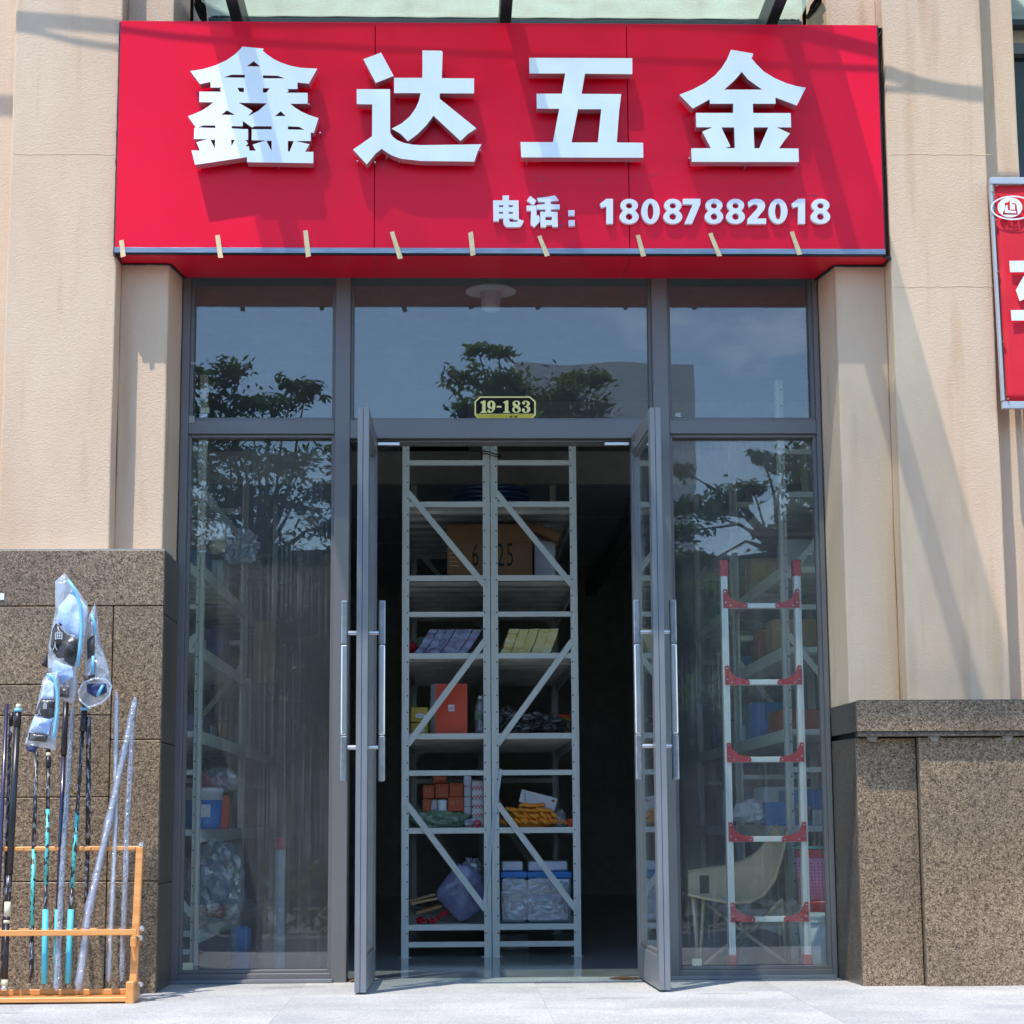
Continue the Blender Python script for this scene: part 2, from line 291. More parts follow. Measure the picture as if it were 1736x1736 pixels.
# ------------------------------------------------------------------ mesh helpers
def wloc(o):
    v = V((0, 0, 0))
    while o is not None: v = v + o.location; o = o.parent
    return v
class MB:
    def __init__(s): s.v = []; s.f = []; s.m = []; s.mi = 0
    def add(s, vs, fs):
        k = len(s.v); s.v += [V(x) for x in vs]; s.f += [[i + k for i in f] for f in fs]; s.m += [s.mi] * len(fs); return s
    def box(s, x0, x1, y0, y1, z0, z1):
        x0, x1 = sorted((x0, x1)); y0, y1 = sorted((y0, y1)); z0, z1 = sorted((z0, z1))
        return s.add([(x0, y0, z0), (x1, y0, z0), (x1, y1, z0), (x0, y1, z0), (x0, y0, z1), (x1, y0, z1), (x1, y1, z1), (x0, y1, z1)],
                     [(3, 2, 1, 0), (4, 5, 6, 7), (0, 1, 5, 4), (1, 2, 6, 5), (2, 3, 7, 6), (3, 0, 4, 7)])
    def bar(s, a, b, w, h, up=(0, 0, 1)):
        a, b = V(a), V(b); d = (b - a).normalized(); r = d.cross(V(up))
        if r.length < 1e-4: r = d.cross(V((0, 1, 0)))
        r.normalize(); u = r.cross(d).normalized(); r = r * w / 2; u = u * h / 2
        vs = [a - r - u, a + r - u, a + r + u, a - r + u, b - r - u, b + r - u, b + r + u, b - r + u]
        return s.add(vs, [(0, 1, 2, 3), (7, 6, 5, 4), (0, 4, 5, 1), (1, 5, 6, 2), (2, 6, 7, 3), (3, 7, 4, 0)])
    def tube(s, pts, rad, n=8, cap=True):
        pts = [V(p) for p in pts]; rs = rad if isinstance(rad, (list, tuple)) else [rad] * len(pts)
        k = len(s.v); u = None
        for i, p in enumerate(pts):
            d = (pts[min(i + 1, len(pts) - 1)] - pts[max(i - 1, 0)]).normalized()
            if u is None: u = d.cross(V((0, 1, 0.01)) if abs(d.y) < .9 else V((1, 0, 0))).normalized()
            u = (u - d * u.dot(d)).normalized(); q = d.cross(u)
            s.v += [p + (u * cos(2 * pi * j / n) + q * sin(2 * pi * j / n)) * rs[i] for j in range(n)]
        fs = []
        for i in range(len(pts) - 1):
            for j in range(n):
                a, b = k + i * n + j, k + i * n + (j + 1) % n; fs.append([a, b, b + n, a + n])
        if cap:
            fs.append([k + j for j in range(n)][::-1]); fs.append([k + (len(pts) - 1) * n + j for j in range(n)])
        s.f += fs; s.m += [s.mi] * len(fs); return s
    def lathe(s, c, prof, n=24, sx=1, sy=1):
        c = V(c); k = len(s.v)
        for r, z in prof: s.v += [c + V((r * sx * cos(2 * pi * j / n), r * sy * sin(2 * pi * j / n), z)) for j in range(n)]
        fs = []
        for i in range(len(prof) - 1):
            for j in range(n):
                a, b = k + i * n + j, k + i * n + (j + 1) % n; fs.append([a, b, b + n, a + n])
        fs.append([k + j for j in range(n)][::-1]); fs.append([k + (len(prof) - 1) * n + j for j in range(n)])
        s.f += fs; s.m += [s.mi] * len(fs); return s
    def build(s, name, m, parent=None, bevel=0, smooth=False, seg=1, fix=False):
        me = bpy.data.meshes.new(name); o = bpy.data.objects.new(name, me); S.collection.objects.link(o)
        base = V((0, 0, 0))
        if parent is not None: o.parent = parent; base = wloc(parent)
        me.from_pydata([tuple(v - base) for v in s.v], [], s.f)
        for mm in (m if isinstance(m, (list, tuple)) else [m]): me.materials.append(mm)
        if isinstance(m, (list, tuple)): me.polygons.foreach_set('material_index', s.m)
        if smooth: me.polygons.foreach_set('use_smooth', [True] * len(me.polygons))
        if fix:
            bm = bmesh.new(); bm.from_mesh(me); bmesh.ops.remove_doubles(bm, verts=bm.verts, dist=1e-5); bmesh.ops.recalc_face_normals(bm, faces=bm.faces); bm.to_mesh(me); bm.free()
            me.set_sharp_from_angle(angle=R(55))
        me.update()
        if bevel:
            b = o.modifiers.new('bevel', 'BEVEL'); b.width = bevel; b.segments = seg; b.limit_method = 'ANGLE'
        return o
def thing(name, label, cat, loc=(0, 0, 0), group=None):
    o = bpy.data.objects.new(name, None); S.collection.objects.link(o); o.location = loc; o.empty_display_size = .1
    return tag(o, label, cat, group)
def tag(o, label, cat, group=None):
    o['label'] = label; o['category'] = cat
    if group: o['group'] = group
    return o
def struct(o): o['kind'] = 'structure'; return o
def copy_tree(o, parent=None):
    c = o.copy(); S.collection.objects.link(c)
    if parent is not None: c.parent = parent
    for ch in list(o.children): copy_tree(ch, c)
    return c
def shape(name, contours, y0, y1, m, parent=None, side=None):
    """filled outline(s) (x, z) with holes, front at y0, back at y1"""
    c = bpy.data.curves.new(name, 'CURVE'); c.dimensions = '2D'; c.fill_mode = 'BOTH'; c.extrude = abs(y1 - y0) / 2
    for pts in contours:
        sp = c.splines.new('POLY'); sp.points.add(len(pts) - 1); sp.use_cyclic_u = True
        for i, (x, z) in enumerate(pts): sp.points[i].co = (x, z, 0, 1)
    return curve_mesh(name, c, y0, y1, m, parent, side)
def curve_mesh(name, c, y0, y1, m, parent, side=None, xf=None):
    t = bpy.data.objects.new('tmp', c); S.collection.objects.link(t); bpy.context.view_layer.update()
    me0 = t.to_mesh(); ym = (y0 + y1) / 2
    vs = [v.co.copy() for v in me0.vertices]; fs = [list(p.vertices) for p in me0.polygons]; ns = [p.normal.copy() for p in me0.polygons]
    t.to_mesh_clear(); bpy.data.objects.remove(t); bpy.data.curves.remove(c)
    if xf: vs = xf(vs)
    b = MB(); b.v = [V((v.x, ym - v.z, v.y)) for v in vs]; b.f = fs
    b.m = [0 if abs(n.z) > .5 else 1 for n in ns]
    return b.build(name, [m, side] if side else m, parent)
def text(name, s, x0, x1, z0, z1, y0, y1, m, parent=None, bold=0, side=None, keep=False):
    """writing fitted into the box x0..x1, z0..z1"""
    c = bpy.data.curves.new(name, 'FONT'); c.body = s; c.size = 1; c.offset = bold; c.extrude = .5; c.resolution_u = 4
    def xf(vs):
        ax, bx = min(v.x for v in vs), max(v.x for v in vs); ay, by = min(v.y for v in vs), max(v.y for v in vs)
        sx = (x1 - x0) / (bx - ax); sz = (z1 - z0) / (by - ay)
        return [V((x0 + (v.x - ax) * sx, z0 + (v.y - ay) * sz, v.z * abs(y1 - y0))) for v in vs]
    return curve_mesh(name, c, y0, y1, m, parent, side, xf)
def zoomed(pts, ox, oy, sc, Y):
    r = []
    for x, y in pts:
        p = P(ox + x / sc, oy + y / sc, Y); r.append((p.x, p.z))
    return r
def blob(c, rad, amp, seed, sub=3, fr=3.0, flat=None):
    bm = bmesh.new(); bmesh.ops.create_icosphere(bm, subdivisions=sub, radius=1)
    b = MB(); c = V(c); off = V((seed * 7.3, seed * 3.1, seed))
    for v in bm.verts:
        d = v.co.normalized(); k = 1 + amp * (noise.noise(d * fr + off) + .6 * abs(noise.noise(d * fr * 2.7 + off)))
        p = V((d.x * rad[0], d.y * rad[1], d.z * rad[2])) * k
        if flat is not None and p.z < -rad[2] * flat: p.z = -rad[2] * flat
        b.v.append(c + p)
    b.f = [[v.index for v in f.verts] for f in bm.faces]; b.m = [0] * len(b.f); bm.free(); return b
def crumple(c, rad, seed, amp=.25, mat_=None, name='bag', parent=None, sub=4):
    return blob(c, rad, amp, seed, sub, 4.2, .75).build(name, mat_, parent)

# ------------------------------------------------------------------ ground and setting
YS1, YS2 = -.253, -.373
MB().box(-60, 60, -1.95, 0.02, -.9, 0).build('platform', M['paving'])
o = bpy.data.objects['platform']; struct(o)
MB().box(-120, 120, -160, 60, -1.3, -.95).build('ground', M['pavers']); struct(bpy.data.objects['ground'])
struct(MB().box(-80, 80, -12.5, -3.2, -.945, -.90).build('road', M['asphalt']))
struct(MB().box(-80, 80, -3.2, -3.05, -.945, -.78).build('kerb', M['sidewalk'], bevel=.01))
struct(MB().box(-80, 80, -12.65, -12.5, -.945, -.78).build('kerb', M['sidewalk'], bevel=.01))
# paving slabs seen in front of the shop, 3 mm joints
pv = bpy.data.objects['platform']
k = 0
xs = [-2.45, -1.55, -.62, .33, 1.28, 2.2, 3.1]
ys = [-1.95, -1.28, -.62, .0]
for i in range(len(xs) - 1):
    for j in range(len(ys) - 1):
        MB().box(xs[i] + .0005, xs[i + 1] - .0005, ys[j] + .0005, ys[j + 1] - .0005, 0, .006 + .0003 * ((i * 7 + j * 3) % 3)).build('paving_slab', M['paving'], pv)
# doorway threshold and floor of the shop
fl = struct(MB().box(-2.3, 2.6, 0.03, 9.8, -.2, 0).build('shop_floor', M['int_floor']))
tx = [-2.3, -1.42, -.62, .2, .98, 1.76, 2.6]; ty = [.14, .72, 1.52, 2.32, 3.12, 3.92, 4.72]
for i in range(len(tx) - 1):
    for j in range(len(ty) - 1):
        MB().box(tx[i] + .0012, tx[i + 1] - .0012, ty[j] + .0012, ty[j + 1] - .0012, 0, .004).build('floor_tile', M['int_floor'], fl)
MB().box(PX(588, 1660, 0), PX(1137, 1655, 0), -.02, .13, .0, .009).build('threshold_slab', M['paving'], fl)

# shop interior shell
struct(MB().box(-2.4, -2.3, .14, 9.8, 0, 5.6).build('side_wall', M['int_wall']))
struct(MB().box(2.6, 2.7, .14, 9.8, 0, 5.6).build('side_wall', M['int_wall']))
struct(MB().box(-2.4, 2.7, 9.8, 9.9, 0, 5.6).build('back_wall', M['int_wall']))
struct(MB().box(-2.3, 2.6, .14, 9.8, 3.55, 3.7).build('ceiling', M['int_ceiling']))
mz = thing('mezzanine', 'grey boarded mezzanine deck across the dark back of the shop', 'mezzanine', (0, 4.3, 2.84))
MB().box(-2.29, 2.59, 4.2, 4.3, 2.84, 3.06).build('edge_beam', M['int_wall'], mz, .005)
y = 4.31
for i in range(8):
    MB().box(-2.29, 2.59, y, y + .66, 2.845 + .004 * (i % 2), 2.87).build('board', M['board'], mz, .004); y += .68
for bx_ in (1.25, 2.0):
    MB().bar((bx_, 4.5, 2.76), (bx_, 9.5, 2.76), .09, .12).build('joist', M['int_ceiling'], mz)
MB().box(.1, 2.59, 4.9, 5.0, 3.06, 3.54).build('partition', M['int_wall'], mz)

# ------------------------------------------------------------------ building front
B = thing('shop_building', 'cream rendered shop building with stepped pilasters either side of the shopfront', 'building', (0, 0, 0))
xjl, xjr = PX(309, 650, 0), PX(1391, 750, 0)              # reveal corners
xl1, xl0 = PX(197, 450, YS2), PX(12, 450, YS2)            # big pilaster left
xr0, xr1 = PX(1511, 450, YS2), PX(1681, 450, YS2)         # big pilaster right
xr2 = PX(1722, 150, YS1)
ZT = 6.2; zgl = PH(150, 932, -.48); zgr = PH(1600, 1186, -.51)
def pil(name, x0, x1, y0, z0, xb0=None, xb1=None):
    xb0 = x0 if xb0 is None else xb0; xb1 = x1 if xb1 is None else xb1
    b = MB()
    # a wavering rendered surface: grid with small random offsets along the edges
    n = 60; k = len(b.v)
    for i in range(n + 1):
        z = z0 + (ZT - z0) * i / n
        e0 = .003 * noise.noise(V((x0 * 9, y0, z * 3.0))); e1 = .003 * noise.noise(V((x1 * 9, y0 + 5, z * 3.0)))
        b.v += [V((xb0 + e0, .02, z)), V((x0 + e0, y0, z)), V((x1 + e1, y0, z)), V((xb1 + e1, .02, z))]
    for i in range(n):
        for j in range(3):
            a = k + i * 4 + j; b.f.append([a, a + 1, a + 5, a + 4]); b.m.append(0)
    return b.build(name, M['plaster'], B, bevel=.007, seg=2)
pil('pilaster', xl0, xl1, YS2, zgl - .04)
pil('pilaster', xr0, xr1, YS2, zgr - .04)
xel, xer = PX(283, 600, YS1), PX(1425, 735, YS1)
pil('wall_step', xl1, xel, YS1, zgl - .04, None, xjl)
pil('wall_step', xer, xr0, YS1, zgr - .04, xjr, None)
pil('wall_step', -4.0, xl0, YS1, zgl - .04)
pil('wall_step', xr1, xr2, YS1, zgr - .04)
MB().box(xjl, xjr, .125, .3, 3.34, ZT).build('upper_wall', M['plaster'], B)
MB().box(-4, 4.5, .3, 9.9, 5.6, ZT).build('upper_floor', M['plaster'], B)
MB().box(xr2, 4.5, .1, .3, 3.1, ZT).build('upper_wall', M['plaster'], B)
# hairline cracks / day joints in the render
for (x0, x1, yy, YY) in ((24, 200, 262, YS2), (1517, 1684, 486, YS2), (1508, 1683, 262, YS2)):
    b = MB(); pts = [P(x0 + (x1 - x0) * i / 14, yy + random.uniform(-1.2, 1.2), YY - .0005) for i in range(15)]
    b.tube(pts, .0009, 4).build('crack', M['canvas'], B)

# granite plinths: each slab its own piece over a dark backing
YG = -.48; YGS = -.43
PLl = thing('stone_plinth', 'tall brown speckled granite plinth behind the fishing rods on the left', 'stone plinth', (-1.5, YG, 0))
xgl = PX(272, 1300, YG)
MB().box(-4, xgl - .019, YG + .02, .28, 0, zgl - .006).build('backing', M['joint'], PLl)
def side_slab(parent, xa, ya, xb, yb, z0, z1, th=.018):
    vs = [(xa, ya, z0), (xa + th, ya, z0), (xb + th, yb, z0), (xb, yb, z0)]; vs = vs + [(a, b, z1) for a, b, _ in vs]
    return MB().add(vs, [(3, 2, 1, 0), (4, 5, 6, 7), (0, 1, 5, 4), (1, 2, 6, 5), (2, 3, 7, 6), (3, 0, 4, 7)]).build('granite_slab', M['granite_side'], parent, .002)
def slab(parent, x0, x1, y0, y1, z0, z1, m=None):
    g = .0022
    return MB().box(x0 + g, x1 - g, y0, y1, z0 + g, z1 - g).build('granite_slab', m or M['granite'], parent, .0025)
xv = PX(187, 1250, YG)
zz = lambda py, px=200: PH(px, py, YG)
slab(PLl, -1.86, xgl, YG, YG + .02, zz(1027), zgl)
slab(PLl, -3.2, -1.86, YG + .0006, YG + .02, zz(1027), zgl)
for a, b_ in ((1027, 1160), (1160, 1212), (1212, 1351), (1351, 1494), (1494, 1690)):
    slab(PLl, -2.0 if a != 1160 else -1.95, xv, YG + random.uniform(0, .0015), YG + .02, max(0.002, zz(b_)), zz(a))
    slab(PLl, -3.2, -2.0 if a != 1160 else -1.95, YG + .001, YG + .02, max(0.002, zz(b_)), zz(a))
for a, b_ in ((1027, 1254), (1254, 1494), (1494, 1690)):
    slab(PLl, xv, xgl, YG + random.uniform(0, .001), YG + .02, max(.002, zz(b_)), zz(a))
# return side towards the shopfront (two strips)
for a, b_ in ((932, 1040), (1040, 1258), (1258, 1500), (1500, 1690)):
    z1_, z0_ = (zgl if a == 932 else zz(a)), max(.002, zz(b_))
    MB().box(xgl - .018, xgl - .0005, YG + .0225, YG + .25, z0_ + .002, z1_ - .002).build('granite_slab', M['granite_side'], PLl, .002)
    MB().box(xgl - .018, xgl - .0015, YG + .2525, -.062, z0_ + .002, z1_ - .002).build('granite_slab', M['granite_side'], PLl, .002)
MB().box(-3.2, xgl - .002, YG + .005, YS1, zgl - .003, zgl + .004).build('mortar_bed', M['sidewalk'], PLl)
MB().box(xgl - .4, xgl - .03, YS1 + .001, .0, zgl - .002, zgl + .004).build('mortar_bed', M['sidewalk'], PLl)

PLr = thing('stone_plinth', 'low brown speckled granite plinth with projecting cap course right of the shopfront', 'stone plinth', (2, YG, 0))
xgr = PX(1452, 1215, YG - .03); zc0 = PH(1600, 1240, YG - .03); zc1 = PH(1600, 1187, YG - .03)
MB().box(xgr + .021, 4.5, YGS + .02, .28, 0, zc1 - .014).build('backing', M['joint'], PLr)
xc = [xgr, xgr + 1.1, xgr + 2.1]
for i in range(2): slab(PLr, xc[i], xc[i + 1], YG - .03, YG - .008, zc0, zc1)
side_slab(PLr, xgr + .0005, YG - .0075, xjr + .002, -.034, zc0 + .002, zc1 - .002)
MB().box(xgr + .021, 4, YG - .0, YS1 + .01, zc1 - .012, zc1 + .004).build('cap_top', M['granite'], PLr)
MB().box(xgr + .006, 4, YG - .025, YG + .03, zc0 - .018, zc0 + .001).build('cap_lip', M['granite_side'], PLr, .002)
xp = PX(1562, 1450, YG + .03); xs1 = PX(1456, 1450, YGS)
slab(PLr, xp, xp + .62, YG + .01, YG + .035, 0.002, zc0 - .02)
slab(PLr, xp + .62, xp + 1.4, YG + .012, YG + .035, 0.002, zc0 - .02)
MB().box(xp - .0, xp + .02, YG + .037, YGS + .005, .002, zc0 - .02).build('granite_slab', M['granite_side'], PLr, .002)
slab(PLr, xs1, xp, YGS, YGS + .018, .002, zc0 - .02)
side_slab(PLr, xs1 + .001, YGS + .0195, xjr + .002, -.034, .002, zc0 - .02)
for px_ in (1470, 1575, 1700):
    x = PX(px_ + 4, 1246, YG + .01); yy = (YGS - .002) if px_ < 1500 else YG + .008
    x = PX(px_ + 8, 1246, yy)
    shape('mortar_dab', [[(x - .028, zc0 - .012), (x + .028, zc0 - .012), (x + .012, zc0 - .038), (x - .01, zc0 - .034)]], yy - .002, yy + .004, M['sidewalk'], PLr)

# ------------------------------------------------------------------ aluminium shopfront with its doors
SF = thing('shopfront', 'grey aluminium framed glass shopfront with open double doors under the red sign', 'shopfront', (0, 0, 0))
fx = {}
fx['jl'] = (xjl + .0, PX(311, 1200, 0)); fx['pl'] = (PX(568, 735, 0), PX(594, 735, 0))
fx['pr'] = (PX(1107, 735, 0), PX(1134, 735, 0)); fx['jr'] = (PX(1397, 1200, 0), xjr - .0)
ztop = 3.3; zt1 = PH(860, 714, 0); zt0 = PH(860, 745, 0); zs1 = PH(450, 1651, 0); zs0 = PH(450, 1664, 0)
zst1, zst0 = PH(450, 714, 0), PH(450, 737, 0)
YB = .12
for k_ in ('jl', 'jr'): MB().box(fx[k_][0], fx[k_][1], -.03, YB, 0, ztop).build('jamb', M['frame'], SF, .002)
for k_ in ('pl', 'pr'): MB().box(fx[k_][0], fx[k_][1], -.035, YB, 0, ztop).build('mullion', M['frame'], SF, .003)
MB().box(fx['pl'][1], fx['pr'][0], -.032, YB, zt0, zt1).build('door_head', M['frame'], SF, .002)
MB().box(fx['pl'][1] + .001, fx['pr'][0] - .001, .0, YB - .01, zt0 - .010, zt0 - .001).build('door_stop', M['frame'], SF, .002)
for a, b_ in (('jl', 'pl'), ('pr', 'jr')):
    x0, x1 = fx[a][1], fx[b_][0]
    MB().box(x0, x1, -.026, YB, zst0, zst1).build('transom_bar', M['frame'], SF, .002)
    MB().box(x0, x1, -.026, YB, .0, .045).build('sill', M['frame'], SF, .002)
    MB().box(x0 - .04, x1 + .01, -.055, -.0265, 0.008, .022).build('sill_flashing', M['door_metal'], SF, .001)
    for z0, z1 in ((.045, zst0), (zst1, ztop)):       # glazing beads
        t_ = .014
        for q in ((x0, x0 + t_, z0, z1), (x1 - t_, x1, z0, z1), (x0 + t_, x1 - t_, z0, z0 + t_), (x0 + t_, x1 - t_, z1 - t_, z1)):
            MB().box(q[0], q[1], -.008, .03, q[2], q[3]).build('glazing_bead', M['frame'], SF, .0015)
x0, x1 = fx['pl'][1], fx['pr'][0]
for q in ((x0, x0 + .012, zt1, ztop), (x1 - .012, x1, zt1, ztop), (x0 + .012, x1 - .012, zt1, zt1 + .012)):
    MB().box(q[0], q[1], -.008, .03, q[2], q[3]).build('glazing_bead', M['frame'], SF, .0015)
MB().box(fx['jl'][0], fx['jr'][1], -.02, YB, ztop, ztop + .06).build('head', M['frame'], SF)
yg0, yg1 = .032, .040
for a, b_ in (('jl', 'pl'), ('pr', 'jr')):
    x0, x1 = fx[a][1] + .003, fx[b_][0] - .003
    MB().box(x0, x1, yg0, yg1, .048, zst0 - .003).build('window_pane', M['glass_dirty'], SF)
    MB().box(x0, x1, yg0, yg1, zst1 + .003, ztop - .003).build('window_pane', M['glass'], SF)
MB().box(fx['pl'][1] + .003, fx['pr'][0] - .003, yg0, yg1, zt1 + .003, ztop - .003).build('window_pane', M['glass'], SF)
# stickers and bits of tape on the frame and panes
def patch(name, px0, py0, px1, py1, Y, m, parent, th=.001):
    a, b_ = P(px0, py0, Y), P(px1, py1, Y)
    return MB().box(a.x, b_.x, Y - th, Y, a.z, b_.z).build(name, m, parent)
patch('sticker', 340, 691, 355, 701, yg1 + .006, M['cream'], SF); patch('sticker', 338, 702, 351, 711, yg0 - .001, M['bagfilm'], SF)
patch('sticker', 320, 705, 330, 717, -.028, M['sidewalk'], SF); patch('sticker', 324, 614, 331, 618, -.031, M['sidewalk'], SF)
patch('sticker', 1173, 1625, 1190, 1640, yg0 - .001, M['cream'], SF); patch('sticker', 310, 1632, 327, 1646, yg0 - .001, M['cream'], SF)
for (a, b_, c_, d_) in ((1144, 700, 1154, 707), (1175, 1634, 1187, 1641), (312, 1645, 322, 1652)):
    p, q = P(a, d_, yg0 - .003), P(c_, b_, yg0 - .003)
    text('sticker_print', 'AE', p.x, q.x, p.z, q.z, yg0 - .0035, yg0 - .0025, M['white'], SF, .02)

# doors: opened outward to about 90 degrees
zd1 = PH(611, 691, -.63); zd0 = .014
def door(side):
    if side < 0:
        n0, n1 = P(600.7, 1680, -.63).x, P(620.5, 1680, -.63).x; f1 = P(636.3, 1661, .05).x; f0 = f1 - (n1 - n0)
    else:
        n0, n1 = P(1118.5, 1679, -.63).x, P(1137.3, 1679, -.63).x; f0 = P(1081.5, 1657, .05).x; f1 = f0 + (n1 - n0)
    ya, yb = -.63, .05
    def X(t, u): return (n0 + (n1 - n0) * u) * (1 - t) + (f0 + (f1 - f0) * u) * t       # t 0 near .. 1 hinge
    def pan(b, t0, t1, u0, u1, z0, z1):
        y0, y1 = ya + (yb - ya) * t0, ya + (yb - ya) * t1
        vs = [(X(t0, u0), y0, z0), (X(t0, u1), y0, z0), (X(t1, u1), y1, z0), (X(t1, u0), y1, z0)]
        vs = vs + [(a, c, z1) for a, c, _ in vs]
        return b.add(vs, [(3, 2, 1, 0), (4, 5, 6, 7), (0, 1, 5, 4), (1, 2, 6, 5), (2, 3, 7, 6), (3, 0, 4, 7)])
    st = .10
    b = MB(); pan(b, 0, st, 0, .46, zd0, zd1); pan(b, 0, st, .5, 1, zd0, zd1); pan(b, .012, st, .45, .51, zd0 + .01, zd1 - .01)
    D = b.build('door', M['door_metal'], SF, .002)
    D['label'] = 'left door leaf, opened outward' if side < 0 else 'right door leaf, opened outward'
    b = MB(); pan(b, 1 - st, 1, 0, 1, zd0, zd1); b.build('hinge_stile', M['door_metal'], D, .002)
    b = MB(); pan(b, st, 1 - st, 0, 1, zd0, zd0 + .13); b.build('bottom_rail', M['door_metal'], D, .002)
    b = MB(); pan(b, st, 1 - st, 0, 1, zd1 - .075, zd1); b.build('top_rail', M['frame'], D, .002)
    b = MB()
    for z0, z1 in ((zd0 + .131, zd0 + .146), (zd1 - .09, zd1 - .076)):
        pan(b, st, 1 - st, .12, .88, z0, z1)
    pan(b, st, st + .025, .14, .86, zd0 + .146, zd1 - .09); pan(b, 1 - st - .025, 1 - st, .14, .86, zd0 + .146, zd1 - .09)
    b.build('glazing_bead', M['frame'], D, .001)
    b = MB(); pan(b, st + .026, 1 - st - .026, .4, .6, zd0 + .147, zd1 - .091); b.build('glass', M['glass_door'], D)
    # pull handles, one bar on each face
    th = .12; yh = ya + (yb - ya) * th; xc_ = (X(th, 0) + X(th, 1)) / 2
    za, zb = PH(648, 1325, yh), PH(648, 1018, yh)
    h1, h0 = PH(648, 1073, yh), PH(648, 1267, yh)
    hx = (-.067, .083) if side < 0 else (-.099, .046)
    if side > 0: hx = (PX(1081, 1170, yh) - xc_, PX(1143, 1170, yh) - xc_)
    else: hx = (PX(583.5, 1170, yh) - xc_, PX(647.5, 1170, yh) - xc_)
    for k_, dx in enumerate(hx):
        b = MB(); r = .0135
        zm0, zm1 = PH(648, 1247, yh), PH(648, 1093, yh)
        hb = MB().box(xc_ + dx - r, xc_ + dx + r, yh - r, yh + r, zm0, zm1).build('handle', M['steel'], D, .006, seg=2)
        MB().box(xc_ + dx - r - .0006, xc_ + dx + r + .0006, yh - r - .0006, yh + r + .0006, zm1, zb).build('handle', M['steel_dull'], D, .006, seg=2)
        MB().box(xc_ + dx - r - .0006, xc_ + dx + r + .0006, yh - r - .0006, yh + r + .0006, za, zm0).build('handle', M['steel_dull'], D, .006, seg=2)
        for zh in (h0, h1):
            s_ = 1 if dx > 0 else -1
            xa = xc_ + s_ * (n1 - n0) / 2
            MB().tube([(xa, yh, zh), (xc_ + dx, yh, zh)], .009, 12).build('handle_mount', M['steel'], D, smooth=False)
    # floor pivot and top arm
    return D
door(-1); door(1)
for a, b_ in ((640, 678), (1024, 1066)):
    p, q = P(a, 745.5, .02), P(b_, 745.5, .02)
    MB().box(p.x, q.x, -.005, .03, zt0 - .026, zt0 - .012).build('pivot_arm', M['steel'], SF, .002)
for a, b_ in ((590, 628), (1036, 1083)):
    p = P(a, 1664, -.03); q = P(b_, 1662, -.03)
    blob(((p.x + q.x) / 2, .0, .012), ((q.x - p.x) / 2, .03, .005), .6, a, 3, 8).build('debris', M['rust'], SF)

# ------------------------------------------------------------------ house number plate on the glass
YP = .024
NP = thing('number_plate', 'black and gold shop number plate reading 19-183 on the middle transom window', 'number plate', tuple(P(856, 711, YP)))
def zp(pts): return zoomed(pts, 795, 665, 14.467, YP)
oc = [(270, 105), (1500, 105), (1640, 225), (1640, 560), (1510, 690), (260, 690), (138, 560), (138, 225)]
ic = [(285, 135), (1485, 135), (1600, 240), (1600, 530), (172, 530), (172, 240)]
bc = [(172, 540), (1600, 540), (1600, 560), (1500, 668), (275, 668), (172, 560)]
shape('plate', [zp([(x, y + 6) for x, y in oc])], YP + .004, YP + .007, M['black'], NP)
shape('border', [zp(oc), zp(ic[::-1]), zp(bc[::-1])], YP - .001, YP + .003, M['gold_light'], NP)
shape('dark_field', [zp(ic)], YP + .0005, YP + .003, M['plate'], NP)
shape('gold_field', [zp(bc)], YP + .0005, YP + .003, M['gold'], NP)
# serif digits drawn as outlines
one = [[(75, 0), (125, 0), (125, 265), (165, 278), (165, 300), (0, 300), (0, 278), (42, 265), (42, 70), (0, 55), (0, 35)]]
def ell(cx, cy, rx, ry, n=24): return [(cx + rx * cos(2 * pi * i / n), cy + ry * sin(2 * pi * i / n)) for i in range(n)]
nine = [[(200, 100), (198, 160), (180, 220), (150, 265), (110, 293), (70, 302), (25, 292), (2, 262), (8, 228), (35, 215), (62, 228), (66, 258), (92, 270), (118, 240), (128, 190), (100, 203), (60, 200), (20, 175), (2, 125), (0, 80), (22, 32), (65, 5), (110, 0), (155, 15), (188, 50)], ell(101, 97, 26, 72)]
eight = [[(108, 0), (160, 10), (195, 40), (200, 75), (185, 110), (160, 135), (200, 165), (215, 215), (205, 260), (165, 292), (108, 302), (50, 292), (10, 258), (0, 215), (12, 180), (50, 150), (20, 120), (10, 75), (22, 35), (60, 8)], [(108, 22), (140, 40), (148, 72), (135, 108), (90, 85), (72, 60), (80, 32)], [(75, 165), (120, 195), (150, 230), (140, 265), (108, 280), (72, 265), (58, 220)]]
three = [[(100, 0), (160, 12), (198, 45), (203, 85), (185, 120), (150, 142), (195, 160), (215, 205), (205, 260), (160, 292), (95, 302), (40, 290), (5, 255), (0, 220), (25, 190), (60, 195), (80, 222), (65, 255), (90, 280), (120, 270), (138, 225), (130, 180), (100, 160), (65, 155), (65, 138), (100, 132), (125, 105), (130, 65), (118, 30), (90, 18), (72, 38), (80, 70), (58, 98), (28, 95), (12, 65), (22, 28), (55, 6)]]
for nm, gl, ox in (('digit', one, 283), ('digit', nine, 448), ('digit', one, 840), ('digit', eight, 1058), ('digit', three, 1295)):
    shape(nm, [zp([(x + ox, y + 205) for x, y in c]) for c in gl], YP - .001, YP + .001, M['gold_light'], NP)
shape('dash', [zp([(680, 335), (798, 335), (798, 375), (680, 375)])], YP - .001, YP + .001, M['gold_light'], NP)
(ax, az), (bx2, bz) = zp([(990, 625)])[0], zp([(1190, 570)])[0]
text('plate_print', '商 铺', ax, bx2, az, bz, YP - .0006, YP + .0006, M['plate'], NP)
(ax, az), (bx2, bz) = zp([(550, 600)])[0], zp([(810, 570)])[0]
